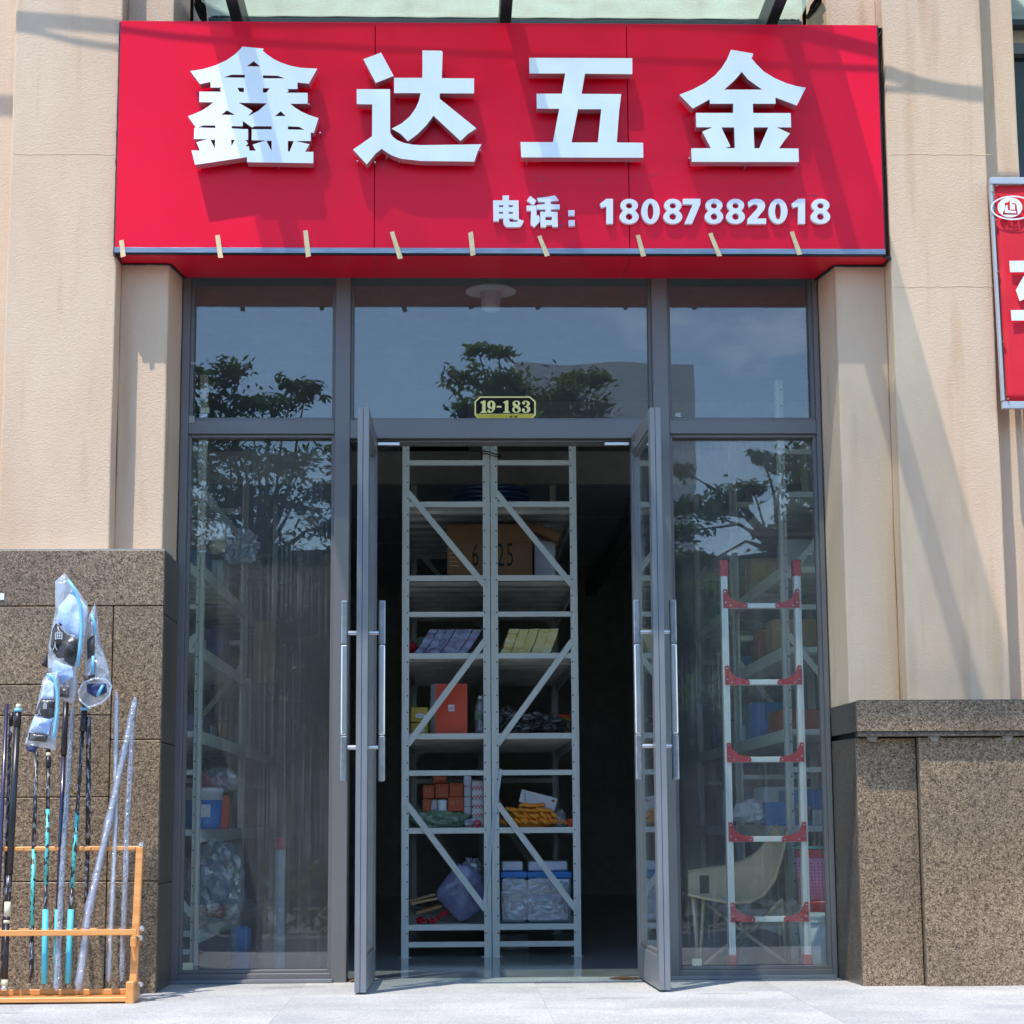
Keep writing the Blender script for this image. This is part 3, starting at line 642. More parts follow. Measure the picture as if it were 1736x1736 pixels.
MB().box(zp([(905, 0)])[0][0], zp([(915, 0)])[0][0], YP - .0006, YP + .0006, az - .001, bz).build('plate_print', M['plate'], NP)
for i in range(7):
    a_ = ax + (bx2 - ax) * i / 7; MB().box(a_, a_ + .0012, YP - .0005, YP + .0006, az + .0008 * (i % 3), bz - .0004 * (i % 2)).build('plate_print', M['plate'], NP)

# ceiling lamp seen through the transom
lp = P(832, 487, .55)
yl_ = .55
LMP = thing('ceiling_lamp', 'round white ceiling lamp with frosted cylinder behind the middle transom window', 'lamp', (lp.x, yl_, lp.z))
MB().tube([(lp.x, yl_, lp.z), (lp.x, yl_, 3.55)], .012, 8).build('stem', M['white'], LMP)
MB().lathe((lp.x, yl_, lp.z - .02), [(.05, .03), (.118, .006), (.12, .0), (.118, -.004)], 36).build('shade', M['white'], LMP, smooth=False)
MB().lathe((lp.x, yl_, lp.z - .02), [(.047, -.004), (.047, -.075), (.042, -.09), (.02, -.097)], 24).build('frosted_cylinder', M['lamp_glass'], LMP, smooth=True)

# ------------------------------------------------------------------ red sign
YF = -.40
SG = thing('shop_sign', 'large red panel sign with white raised lettering above the doors', 'sign', (0, YF, 3.0))
sx0, sx1 = PX(199, 240, YF), PX(1494, 240, YF)
sz1, szm, sz0 = PH(868, 39, YF), PH(868, 421, YF), PH(868, 430, YF)
j1, j2 = PX(635, 300, YF), PX(1066, 300, YF); e = .0016
for a, b_ in ((sx0, j1), (j1, j2), (j2, sx1)):
    MB().box(a + e, b_ - e, YF, YF + .02, szm, sz1).build('red_panel', M['red'], SG, .001)
MB().box(sx0 + .01, sx1 - .01, YF + .022, YF + .03, szm, sz1 - .01).build('backing', M['joint'], SG)
MB().box(sx0, sx1, YF - .006, YF + .004, sz0, szm - .0005).build('trim_strip', M['strip'], SG, .001)
MB().box(sx0 + .002, sx1 - .002, YF - .001, YF + .02, sz0 - .004, sz0 - .0005).build('strip_edge', M['sealant'], SG)
# soffit follows the stepped pilasters
zf_, zr = sz0 - .0045, sz0 - .0
xjl_, xjr_ = xjl, xjr
def zs(Y): return sz0 - .005
def soffit(xa, xb, ya_, yb_, xa2=None, xb2=None):
    xa2 = xa if xa2 is None else xa2; xb2 = xb if xb2 is None else xb2
    vs = [(xa, ya_, zs(ya_)), (xb, ya_, zs(ya_)), (xb2, yb_, zs(yb_)), (xa2, yb_, zs(yb_))]
    vs = vs + [(a, b, c + .004) for a, b, c in vs]
    return MB().add(vs, [(3, 2, 1, 0), (4, 5, 6, 7), (0, 1, 5, 4), (1, 2, 6, 5), (2, 3, 7, 6), (3, 0, 4, 7)]).build('soffit_panel', M['red'], SG)
for a, b_ in ((xjl_, j1), (j1, j2), (j2, xjr_)):
    A_, B_ = a + e * (a != xjl_), b_ - e * (b_ != xjr_)
    soffit(xel if a == xjl_ else A_, xer if b_ == xjr_ else B_, YS1, -.037, A_, B_)
for a, b_ in ((xl1, j1), (j1, j2), (j2, xr0)):
    soffit(a + e * (a != xl1), b_ - e * (b_ != xr0), YS2, YS1)
for a, b_ in ((sx0, j1), (j1, j2), (j2, sx1)):
    soffit(a + e * (a != sx0), b_ - e * (b_ != sx1), YF + .021, YS2)
# top cover and ends of the box
MB().box(sx0 + .01, sx1 - .012, YF + .031, YS2, sz1 - .014, sz1 - .011).build('top_cover', M['joint'], SG)
MB().box(xl1 + .001, xr0 - .001, YS2, YS1, sz1 - .004, sz1 - .001).build('top_cover', M['joint'], SG)
MB().box(xjl + .001, xjr - .001, YS1, .0, sz1 - .004, sz1 - .001).build('top_cover', M['joint'], SG)
def seal(pts, r=.006, n=12, amp=.004):
    b = MB(); out = []; rr = []
    for i in range(len(pts) - 1):
        for j in range(n):
            q = pts[i].lerp(pts[i + 1], j / n); out.append(q); rr.append(r * (1 + .5 * noise.noise(q * 37)))
    out.append(pts[-1]); rr.append(r)
    return b.tube(out, rr, 6).build('sealant_bead', M['sealant'], SG)
yy = YS2 - .002
seal([V((sx0 - .002, YF + .02, sz1)), V((sx0 - .002, YF + .02, sz0 - .01))], .007, 40)
seal([V((sx1 + .003, YF + .02, sz1 + .004)), V((sx1 + .003, YF + .02, sz0 - .01))], .006, 40)
zq = sz0 - .009
ds = lambda x, Y: V((x, Y, zs(Y) - .003))
seal([V((sx0, YF + .01, zq)), ds(xl1 + .005, YS2), ds(xl1 + .006, YS1 - .004), ds(xel - .01, YS1 - .004), ds(xel + .006, YS1 + .01), ds(xjl + .006, -.04)], .005, 10)
seal([V((sx1, YF + .01, zq)), ds(xr0 - .005, YS2), ds(xr0 - .006, YS1 - .004), ds(xer + .01, YS1 - .004), ds(xer - .006, YS1 + .01), ds(xjr - .006, -.04)], .006, 10)
# raised characters
YL0, YL1 = YF - .078, YF - .022
def char(groups, ox, oy, sc, y0, y1, m, side, nm='character'):
    allp = [zoomed(g, ox, oy, sc, y0) for g in groups]
    return shape(nm, allp, y0, y1, m, SG, side)
c1 = [[(730, 65), (990, 90), (980, 115), (1030, 160), (1110, 215), (1200, 260), (1320, 300), (1450, 325), (1648, 335), (1545, 520), (1405, 505), (1405, 585), (1280, 585), (1300, 605), (1275, 630), (1530, 632), (1530, 765), (1318, 765), (1370, 810), (1450, 860), (1550, 905), (1662, 940), (1605, 1125), (1568, 1115), (1568, 1222), (1380, 1222), (1552, 1262), (1500, 1355), (1600, 1355), (1598, 1495), (788, 1482), (785, 1420), (150, 1515), (105, 1338), (208, 1338), (165, 1238), (300, 1200), (135, 1198), (140, 1060), (160, 1058), (62, 920), (150, 885), (230, 850), (310, 800), (375, 748), (200, 745), (203, 617), (470, 617), (455, 585), (480, 567), (340, 567), (338, 497), (210, 525), (90, 365), (250, 340), (400, 295), (530, 235), (640, 160), (700, 100)],
      [(868, 243), (948, 308), (785, 306)], [(500, 443), (590, 410), (760, 410), (758, 446)], [(982, 418), (1165, 422), (1250, 455), (982, 453)],
      [(668, 570), (748, 570), (748, 622), (695, 620)], [(982, 575), (1065, 575), (1025, 628), (982, 628)],
      [(685, 753), (1030, 760), (930, 850), (800, 918), (855, 853)], [(540, 845), (640, 902), (470, 902)], [(1200, 858), (1262, 917), (1128, 917)],
      [(185, 1056), (250, 1032), (398, 1032), (398, 1063)],
      [(735, 978), (850, 1057), (880, 1042), (1090, 1042), (1088, 1078), (845, 1078), (843, 1213), (1010, 1215), (855, 1268), (895, 1340), (815, 1340), (812, 1290), (770, 1288), (800, 1250), (765, 1210), (800, 1210), (800, 1078), (598, 1068), (598, 1040), (735, 1042)],
      [(1025, 1219), (1088, 1219), (1088, 1343)], [(1288, 1043), (1425, 1047), (1490, 1085), (1288, 1080)], [(1288, 1222), (1360, 1222), (1310, 1350), (1288, 1350)],
      [(340, 1207), (395, 1207), (392, 1318)], [(592, 1207), (638, 1207), (595, 1285)]]
c2a = [[(188, 220), (405, 138), (560, 425), (340, 510)]]
c2b = [[(107, 587), (515, 587), (517, 1120), (545, 1165), (600, 1210), (680, 1245), (800, 1268), (900, 1273), (1636, 1263), (1590, 1350), (1550, 1475), (900, 1468), (650, 1440), (540, 1400), (480, 1365), (412, 1318), (340, 1375), (230, 1510), (62, 1328), (295, 1165), (297, 773), (107, 770)]]
c2c = [[(912, 112), (1140, 115), (1160, 130), (1150, 452), (1545, 455), (1545, 638), (1125, 638), (1125, 705), (1575, 1068), (1470, 1135), (1380, 1222), (1048, 912), (960, 1030), (850, 1140), (735, 1225), (640, 1130), (535, 1072), (660, 1005), (760, 920), (830, 820), (870, 730), (890, 635), (565, 635), (565, 448), (912, 448)]]
c3 = [[(197, 130), (1460, 135), (1460, 330), (880, 325), (838, 572), (1325, 575), (1300, 770), (1270, 1168), (1593, 1172), (1595, 1355), (100, 1350), (90, 1163), (487, 1165), (565, 755), (290, 752), (287, 570), (597, 570), (638, 322), (200, 322)], [(795, 760), (1080, 760), (1038, 1168), (715, 1168)]]
c4 = [[(718, 103), (990, 150), (985, 180), (968, 205), (1020, 270), (1120, 370), (1250, 450), (1400, 515), (1520, 550), (1636, 568), (1525, 788), (1262, 688), (1265, 765), (985, 765), (990, 880), (1450, 880), (1455, 1055), (1280, 1055), (1440, 1130), (1370, 1220), (1308, 1312), (1545, 1315), (1550, 1480), (237, 1478), (230, 1312), (470, 1310), (365, 1108), (490, 1055), (293, 1053), (287, 878), (745, 878), (745, 765), (460, 765), (455, 712), (250, 825), (85, 655), (250, 590), (400, 510), (520, 420), (600, 330), (670, 220)],
      [(850, 375), (930, 470), (1100, 592), (635, 592), (760, 480)], [(600, 1055), (757, 1055), (765, 1310), (640, 1310), (712, 1290)], [(995, 1055), (1175, 1055), (1065, 1312), (1005, 1312)]]
char(c1, 310, 70, 7.233, YL0, YL1, M['letter'], M['letter_side'])
o = char(c2b, 590, 70, 7.233, YL0, YL1, M['letter'], M['letter_side'])
for cc in (c2a, c2c):
    q = char(cc, 590, 70, 7.233, YL0, YL1, M['letter'], M['letter_side'], 'stroke'); q.location = -V((0, 0, 0)); q.parent = o
char(c3, 870, 80, 7.233, YL0, YL1, M['letter'], M['letter_side'])
char(c4, 1140, 70, 7.233, YL0, YL1, M['letter'], M['letter_side'])
# small standoff pins under the big characters
for px_, py_ in ((384, 276), (472, 281), (606, 274), (636, 276), (656, 267), (676, 275), (893, 275), (1062, 275), (1168, 269), (1263, 283), (814, 256), (543, 226), (524, 178)):
    p = P(px_, py_, YF - .03); MB().tube([(p.x, YF, p.z), (p.x, YF - .04, p.z)], .0035, 6).build('standoff_pin', M['steel'], SG)
d0 = [[(310, 110), (415, 110), (410, 190), (570, 190), (575, 495), (655, 525), (620, 600), (580, 625), (380, 625), (335, 590), (320, 540), (320, 485), (250, 485), (250, 530), (160, 530), (155, 190), (310, 190)],
      [(248, 265), (318, 265), (318, 298), (248, 298)], [(408, 265), (475, 265), (475, 298), (408, 298)], [(248, 375), (318, 375), (318, 408), (248, 408)], [(408, 375), (475, 375), (475, 408), (408, 408)], [(408, 485), (470, 485), (500, 505), (560, 510), (545, 540), (430, 540)]]
d1a = [[(765, 115), (862, 195), (810, 265), (705, 190)]]
d1b = [[(703, 275), (862, 272), (866, 450), (895, 425), (915, 470), (918, 532), (825, 630), (768, 580), (775, 358), (705, 358)]]
d1c = [[(872, 150), (1050, 130), (1165, 108), (1230, 190), (1095, 205), (1095, 250), (1245, 255), (1243, 330), (1100, 335), (1100, 375), (1210, 378), (1212, 622), (1120, 622), (1120, 590), (1025, 592), (1020, 628), (930, 628), (925, 375), (1010, 375), (1010, 338), (870, 335), (868, 262), (1000, 250), (1000, 215), (895, 215)], [(1010, 455), (1115, 455), (1115, 512), (1010, 512)]]
d2 = [[(1385, 350), (1485, 350), (1485, 440), (1385, 440)]]; d3 = [[(1390, 512), (1490, 512), (1490, 608), (1390, 608)]]
ys0, ys1 = YF - .022, YF - .0005
char(d0, 820, 320, 9.644, ys0, ys1, M['letter_small'], M['letter_small'])
o = char(d1b, 820, 320, 9.644, ys0, ys1, M['letter_small'], M['letter_small'])
for cc in (d1a, d1c): q = char(cc, 820, 320, 9.644, ys0, ys1, M['letter_small'], M['letter_small'], 'stroke'); q.parent = o
char(d2, 820, 320, 9.644, ys0, ys1, M['letter_small'], M['letter_small'], 'colon_dot'); char(d3, 820, 320, 9.644, ys0, ys1, M['letter_small'], M['letter_small'], 'colon_dot')
# rounded bold digits as outlines (unit box 0..1 x 0..1, y down)
def arc(cx, cy, rx, ry, a0, a1, n=10): return [(cx + rx * cos(R(a0 + (a1 - a0) * i / n)), cy + ry * sin(R(a0 + (a1 - a0) * i / n))) for i in range(n + 1)]
DG = {'1': [[(.5, .0), (1, .0), (1, 1), (.5, 1), (.5, .30), (.12, .36), (.0, .2)]],
      '8': [arc(.5, .26, .46, .26, 150, 390, 14) + [(.80, .47)] + arc(.5, .72, .5, .28, -35, 215, 16) + [(.20, .47)], ell(.5, .275, .17, .115, 16), ell(.5, .71, .18, .135, 16)],
      '0': [ell(.5, .5, .5, .5, 28), ell(.5, .5, .165, .33, 22)],
      '7': [[(0, 0), (1, 0), (1, .2), (.52, 1), (.08, 1), (.56, .22), (0, .22)]],
      '2': [[(.03, .14)] + [(.2, .04), (.45, 0), (.72, .03), (.9, .13), (.96, .28), (.9, .43), (.74, .57), (.5, .79), (1, .79), (1, 1), (0, 1), (.03, .8), (.42, .48), (.56, .36), (.56, .25), (.44, .2), (.3, .22), (.1, .34)]]}
bx_ = [('1', 70, 162), ('8', 208, 343), ('0', 360, 490), ('8', 515, 648), ('7', 653, 775), ('8', 805, 935), ('8', 955, 1087), ('2', 1103, 1235), ('0', 1253, 1385), ('1', 1413, 1508), ('8', 1548, 1685)]
for ch, a, b_ in bx_:
    char([[(a + (b_ - a) * x, 70 + 175 * y) for x, y in c] for c in DG[ch]], 1000, 320, 4.133, ys0, ys1, M['letter_small'], M['letter_small'], 'digit')
# smears left round the phone number
rng = random.Random(3)
for i in range(46):
    px_ = rng.choice([rng.uniform(960, 1420), rng.uniform(905, 960)]); py_ = rng.choice([rng.uniform(376, 392), rng.uniform(377, 384), rng.uniform(293, 312), rng.uniform(330, 340)])
    p = P(px_, py_, YF - .0007); a = rng.uniform(.004, .02); h = rng.uniform(.0012, .0035); sl_ = rng.uniform(-.35, .35)
    pts = [(p.x + a * cos(t) * (1 + .4 * rng.uniform(-1, 1)), p.z + sl_ * a * cos(t) + h * sin(t) * (1 + .6 * rng.uniform(-1, 1))) for t in [2 * pi * k / 9 for k in range(9)]]
    shape('smear', [pts], YF - .0008, YF - .0002, M['smear'], SG)
# nine strips of masking tape over the trim
for x0, y0, x1, y1 in ((206, 408, 209, 434), (369, 400, 374, 437), (518, 392, 523, 434), (665, 394, 679, 438), (798, 394, 802, 432), (915, 401, 928, 433), (1082, 400, 1091, 434), (1205, 396, 1220, 434), (1343, 394, 1356, 431)):
    yt = YF - .0085
    w_ = 4.2; q = zoomed([(x0 - w_, y0 + rng.uniform(-1, 1)), (x0 + w_ - 1, y0 - 2), (x0 + w_, y0 + 3), (x1 + w_, y1), (x1 - w_, y1 + rng.uniform(0, 3))], 0, 0, 1, yt)
    shape('tape', [q], yt, yt + .0012, M['tape'], SG)

# ------------------------------------------------------------------ glass canopy above the sign
zc_ = PH(868, 31, 0.05)
CN = thing('glass_canopy', 'frosted green glass canopy on plum brown steel beams above the red sign', 'canopy', (0, 0, zc_))
cx0, cx1 = xjl + .08, xjr - .02; YC = -1.55
bxs = []
for px_ in (403, 855, 1304): bxs.append(PX(px_ + (6 if px_ < 500 else (0 if px_ < 1000 else -6)), 30, -.05))
for x in bxs:
    MB().box(x - .026, x + .026, YC, .08, zc_ - .13, zc_ - .012).build('beam', M['beam'], CN, .003)
ed = [cx0] + bxs + [cx1]
for a, b_ in zip(ed[:-1], ed[1:]):
    MB().box(a + .004, b_ - .004, YC - .05, .06, zc_, zc_ + .012).build('glass_pane', M['canopy'], CN)
    b = MB(); n = 14
    b.tube([(a + .01 + (b_ - a - .02) * i / n, .05 + .004 * sin(i * 2.1), zc_ - .003) for i in range(n + 1)], [.006 + .004 * abs(noise.noise(V((i * .9, a, 1)))) for i in range(n + 1)], 6).build('sealant_bead', M['sealant'], CN)
MB().box(cx0, cx1, .03, .085, zc_ - .075, zc_ - .012).build('wall_channel', M['beam'], CN, .003)
MB().box(cx0, cx1, YC - .04, YC, zc_ - .1, zc_ - .015).build('front_channel', M['beam'], CN, .003)
for i, (px_, py_, w_, h_) in enumerate(((338, 6, .035, .05), (1380, 14, .03, .05))):
    p = P(px_, py_, -.1)
    blob((p.x, -.08, zc_ - .01), (w_ * .5, .12, .012), .9, i + 3, 3, 5).build('sealant_blob', M['sealant'], CN)

# overhead cables that throw thin shadows on the facade
def cable(lbl, r, pts):
    out = []
    for i in range(len(pts) - 1):
        for j in range(10):
            t = j / 10; a = V(pts[i]); b_ = V(pts[i + 1]); out.append(a.lerp(b_, t))
    out.append(V(pts[-1]))
    for _ in range(12): out = [out[0]] + [(out[i - 1] + out[i] * 2 + out[i + 1]) / 4 for i in range(1, len(out) - 1)] + [out[-1]]
    tag(MB().tube(out, r, 8).build('overhead_cable', M['black'], smooth=True), lbl, 'cable')
def sh(px_, py_, dy, Y=YS2):     # the point dy metres in front that shades this spot of the wall
    p = P(px_, py_, Y); return p - SUN_DIR * (dy / SUN_DIR.y)
cable('thick black cable strung in front of the facade above the sign', .013, [sh(-900, -60, .3), sh(-200, 10, .3), sh(27, 32, .3), sh(110, 38, .3), sh(205, 46, .3), sh(420, 70, .3), sh(900, 60, .3), sh(1300, 75, .3), sh(1490, 118, .3), sh(1580, 150, .3), sh(1665, 162, .3), sh(2000, 160, .3), sh(2700, 90, .3)])
cable('thin black cable hanging just below the thick one', .006, [sh(-900, 10, .3), sh(27, 42, .3), sh(120, 70, .3), sh(205, 82, .3), sh(330, 100, .3), sh(700, 120, .3), sh(1200, 140, .3), sh(1490, 150, .3), sh(1660, 158, .3), sh(2000, 200, .3), sh(2700, 150, .3)])

# ------------------------------------------------------------------ banner at the right edge
YBn = -.42
BN = thing('banner', 'red cloth banner on a grey metal frame at the right edge', 'banner', tuple(P(1700, 690, YBn)))
xb = 3.4
tl, bl = P(1677, 303, YBn), P(1699, 692, YBn)
MB().bar((tl.x, YBn, tl.z - .012), (xb, YBn, tl.z - .012), .03, .028, (0, 1, 0)).build('frame_rail', M['banner_frame'], BN, .002)
MB().bar((bl.x, YBn, bl.z + .012), (xb, YBn, bl.z + .012), .03, .028, (0, 1, 0)).build('frame_rail', M['banner_frame'], BN, .002)
MB().bar((tl.x + .004, YBn, tl.z - .03), (bl.x + .004, YBn, bl.z + .03), .03, .010, (1, 0, 0)).build('frame_post', M['banner_frame'], BN, .001)
b = MB(); nx, nz = 40, 30
for i in range(nz + 1):
    t = i / nz
    for j in range(nx + 1):
        u = j / nx; x_l = tl.x + .02 + (bl.x - tl.x) * t
        x = x_l + (xb - x_l) * u; z = tl.z - .03 + (bl.z + .03 - tl.z + .03) * t
        b.v.append(V((x, YBn - .004 - .006 * noise.noise(V((x * 4, z * 3, 1))) - .004 * sin((x * 1.0 + z) * 22) * math.exp(-u * 9) * (1 - abs(2 * t - 1)), z)))
for i in range(nz):
    for j in range(nx):
        a = i * (nx + 1) + j; b.f.append([a, a + nx + 1, a + nx + 2, a + 1]); b.m.append(0)
o = b.build('cloth', M['banner'], BN, smooth=True); md = o.modifiers.new('solid', 'SOLIDIFY'); md.thickness = .001
for px_, py_ in ((1690, 315), (1683, 324), (1688, 373), (1692, 460), (1701, 579), (1709, 676)):
    p = P(px_, py_, YBn - .018); MB().lathe((p.x, p.y, p.z), [(.0, -.004), (.006, 0), (.0, .004)], 8).build('eyelet', M['steel'], BN)
def zb_(pts): return zoomed(pts, 1640, 280, 3.948, YBn - .022)
yb0 = YBn - .0215
cxl, cyl = 283, 285
ring = lambda rx, ry, n=30: ell(cxl + 22, cyl, rx, ry, n)
shape('logo_ring', [zb_(ring(148, 82)), zb_(ring(140, 72))], yb0, yb0 + .001, M['white'], BN)
shape('logo_disc', [zb_(ell(285, 283, 83, 67, 28)), zb_([(250, 252), (275, 248), (278, 236), (285, 236), (285, 298), (318, 298), (318, 262), (300, 262), (300, 250), (328, 260), (338, 332), (236, 332), (240, 310), (252, 290)]), ],
      yb0 - .0012, yb0 - .0002, M['white'], BN)
shape('logo_mark', [zb_([(258, 270), (270, 268), (270, 300), (300, 306), (326, 306), (326, 322), (252, 320), (250, 300)])], yb0 - .0014, yb0 - .0004, M['white'], BN)
shape('character', [zb_([(281, 640), (640, 636), (640, 712), (286, 716)])], yb0, yb0 + .001, M['white'], BN)
shape('character', [zb_([(325, 835), (350, 790), (379, 740), (440, 740), (400, 850), (385, 895), (350, 910)])], yb0, yb0 + .001, M['white'], BN)
shape('character', [zb_([(291, 970), (640, 966), (640, 1036), (296, 1040)])], yb0, yb0 + .001, M['white'], BN)
MB().box(tl.x + .15, xb, YBn + .02, YS1, tl.z - .06, tl.z - .03).build('bracket', M['banner_frame'], BN)

# neighbouring shopfront beyond the right pilaster
NB = thing('neighbour_shopfront', 'dark neighbouring shop window beyond the right pilaster', 'shopfront', (3.2, 0, 0))
MB().box(xr2 + .0, 4.5, -.02, .1, 3.28, 3.36).build('frame_bar', M['frame'], NB)
MB().box(xr2, xr2 + .05, -.03, .1, .0, 4.1).build('frame_post', M['frame'], NB)
MB().box(xr2 + .05, 4.5, .03, .04, 3.36, 4.1).build('window_pane', M['dark_glass'], NB)
MB().box(xr2 + .05, 4.5, .03, .04, 0, 3.28).build('window_pane', M['dark_glass'], NB)
MB().box(xr2, 4.5, -.02, .1, 4.1, 4.15).build('frame_bar', M['frame'], NB)
NC = thing('glass_canopy', 'edge of a second green glass canopy over the neighbouring window', 'canopy', (3.2, 0, 4.2))
MB().box(xr2 + .02, 4.5, -1.9, .06, zc_, zc_ + .012).build('glass_pane', M['canopy'], NC)
MB().box(xr2 + .02, 4.5, .02, .085, zc_ - .03, zc_ - .003).build('wall_channel', M['beam'], NC)

# faint stains and grit on the paving by the doors
rg = random.Random(91)
for i in range(26):
    cx_, cy_ = rg.uniform(-1.9, 2.2), rg.choice([rg.uniform(-1.5, -.1), rg.uniform(-.12, -.06)]); a_ = rg.uniform(.02, .16); h_ = a_ * rg.uniform(.12, .4) if cy_ < -.12 else .012
    pts = [(cx_ + a_ * cos(t) * rg.uniform(.6, 1.2), cy_ + h_ * sin(t) * rg.uniform(.6, 1.2), .0095 + .0001 * i) for t in [2 * pi * k / 14 for k in range(14)]]
    MB().add(pts, [tuple(range(14))]).build('stain', M['stain'], pv)
# ------------------------------------------------------------------ steel racks inside
YR = 1.5
zl = [PH(830, q, YR) for q in (1567, 1403, 1243, 1107, 975, 850)]       # tops of the shelf beams
zbr = [PH(830, q, YR) for q in (1601, 1310, 1041, 784)]
def rack(lbl, x0, x1, y0, y1, H, near_braces=True, dirs=(1, -1, 1), grp='pale green steel storage racks'):
    t = thing('storage_rack', lbl, 'rack', ((x0 + x1) / 2, y0, 0), grp)
    u = .036; first = None
    for (xa, sx) in ((x0, 1), (x1, -1)):
        for (ya, sy) in ((y0, 1), (y1, -1)):
            b = MB()
            b.box(xa, xa + sx * u, ya, ya + sy * .006, 0.005, H)                      # front flange
            b.box(xa, xa + sx * .003, ya + sy * .006, ya + sy * .045, .005, H)         # web
            b.box(xa + sx * .012, xa + sx * .018, ya - sy * .005, ya, .005, H)          # rolled rib
            b.box(xa - sx * .01, xa + sx * .05, ya - .01, ya + sy * .06, 0, .005)
            up = b.build('upright', M['rack'], t)
            hb = MB(); z = .12
            while z < H - .03:
                hb.box(xa + sx * .025, xa + sx * .031, ya - sy * .0015, ya + sy * .001, z - .0035, z + .0035)
                hb.box(xa - sx * .001, xa + sx * .001, ya + sy * .02, ya + sy * .027, z - .0035, z + .0035); z += .084
            hb.build('bolt_holes', M['hole'], up)['kind'] = 'stuff'
    for yy_, en in ((y0, 1), (y1, -1)):
        for z in zbr:
            if z < H: MB().box(x0 + u, x1 - u, yy_ + en * .004, yy_ + en * .03, z - .013, z + .013).build('brace', M['rack'], t, .001)
        for (pa, pb, d) in ((835, 992, dirs[0]), (1087, 1262, dirs[1]), (1363, 1542, dirs[2])):
            za, zb2 = PH(830, pa, YR), PH(830, pb, YR)
            xa_, xb_ = (x0 + u * .8, x1 - u * .8) if d > 0 else (x1 - u * .8, x0 + u * .8)
            MB().bar((xa_, yy_ - en * .006, za), (xb_, yy_ - en * .006, zb2), .006, .03, (0, 0, 1)).build('brace', M['rack'], t)
    for i, z in enumerate(zl):
        deck = MB().box(x0 + u, x1 - u, y0 + .006, y0 + .02, z - .028, z).build('shelf', M['rack'], t)
        MB().box(x0 + u, x1 - u, y1 - .02, y1 - .006, z - .028, z).build('end_beam', M['rack'], t)
        for xx in (x0 + .004, x1 - .004):
            MB().box(xx - .006, xx + .006, y0 + .046, y1 - .046, z - .06, z).build('long_beam', M['rack'], t)
        b = MB(); yy_ = y0 + .03; n = int((y1 - y0 - .06) / .24)
        wd = (y1 - y0 - .06) / n
        for q in range(n):
            ya_, yb_ = yy_ + q * wd, yy_ + (q + 1) * wd
            b.box(x0 + .012, x1 - .012, ya_ + .002, yb_ - .002, z - .006, z - .001)
            b.box(x0 + .012, x1 - .012, ya_ + .002, ya_ + .012, z - .022, z - .0055)
            b.box(x0 + .012, x1 - .012, yb_ - .012, yb_ - .002, z - .018, z - .0055)
        b.build('deck', M['deck'], deck)
    return t
xa, xb1, xb2, xc1 = PX(681.5, 1100, YR), PX(831.3, 1100, YR), PX(832.7, 1100, YR), PX(980, 1100, YR)
rack('left of the two storage racks standing back to back behind the open doors', xa, xb1, YR, YR + 2.05, 2.72)
rack('right of the two middle storage racks, holding yellow packs and blue lidded tubs', xb2, xc1, YR, YR + 2.05, 2.72)
xL = PX(341, 1250, 1.1)
rack('tall storage rack along the left wall, nearest to the left window', xL - .46, xL, 1.1, 3.1, 2.86)
rack('storage rack along the left wall, second from the window', xL - .46, xL, 3.12, 5.1, 2.86)
xRk = PX(1327, 1100, 1.2)
rack('tall storage rack along the right wall, behind the ladder', xRk, xRk + .46, 1.2, 2.9, 2.86, dirs=(-1, 1, -1))
rack('storage rack along the right wall, farther back in the shop', xRk, xRk + .46, 2.92, 4.7, 2.86, dirs=(-1, 1, -1))
# black tie that binds the two middle racks
p0 = P(818, 770, YR - .01); p1 = P(846, 772, YR - .01)
b = MB(); pts = [(p0.x + (p1.x - p0.x) * (.5 - .56 * cos(t)), YR - .012 + .05 * (1 - cos(0)) - .02 * abs(sin(t)) + (.06 if sin(t) < 0 else 0), p0.z + .008 * sin(t * 2) + .004 * sin(t)) for t in [2 * pi * k / 20 for k in range(21)]]
b.tube(pts, .004, 6).tube([(x, y_, z - .012) for x, y_, z in pts], .003, 6)
tag(b.build('cable_tie', M['black']), 'black cord tying the two middle racks together near the top', 'cord')
# grey strap hanging on the centre uprights
b = MB(); st_ = [P(*q, YR - .012) for q in ((849, 1304), (845, 1335), (838, 1380), (832, 1430), (829, 1470), (824, 1500), (821, 1535))]
for i in range(len(st_) - 1): b.bar(st_[i], st_[i + 1], .002, .015, (1, 0, .3) if i % 2 else (1, .3, 0))
tag(b.build('strap', M['greyblue']), 'pale grey twisted strap hanging down the centre uprights', 'strap')

# ------------------------------------------------------------------ goods on the middle racks
def zr3(oy): return lambda x, y, Y=YR + .1: P(640 + x / 3.945, oy + y / 3.945, Y)
A = zr3(730); C2 = zr3(1000); C3 = zr3(1280); C4 = zr3(1440)
def bxp(name, lbl, cat, fn, x0, y0, x1, y1, z_, depth, m, Y=YR + .06, group=None, bev=.003):
    a, b_ = fn(x0, y1, Y), fn(x1, y0, Y)
    zb0 = z_ if z_ is not None else a.z
    o = MB().box(a.x, b_.x, Y, Y + depth, zb0, b_.z).build(name, m, None, bev)
    tag(o, lbl, cat, group); return o, a.x, b_.x, zb0, b_.z
# dark blue hose coil on the top shelves
c = A(760, 440, 1.56); r_ = (A(1015, 440, 1.75).x - A(500, 440, 1.75).x) / 2
t = thing('hose_coil', 'dark blue coiled hose lying on the top shelf across both racks', 'hose', (c.x, 1.56 + r_, zl[5]))
for k in range(4):
    pts = [(c.x + (r_ - .01 * (k == 3)) * cos(a), 1.57 + r_ + (r_ - .01 * (k == 3)) * sin(a), zl[5] + .015 + k * .025) for a in [2 * pi * i / 48 for i in range(49)]]
    MB().tube(pts, .0135, 8).build('loop', M['dkblue'], t, smooth=True)
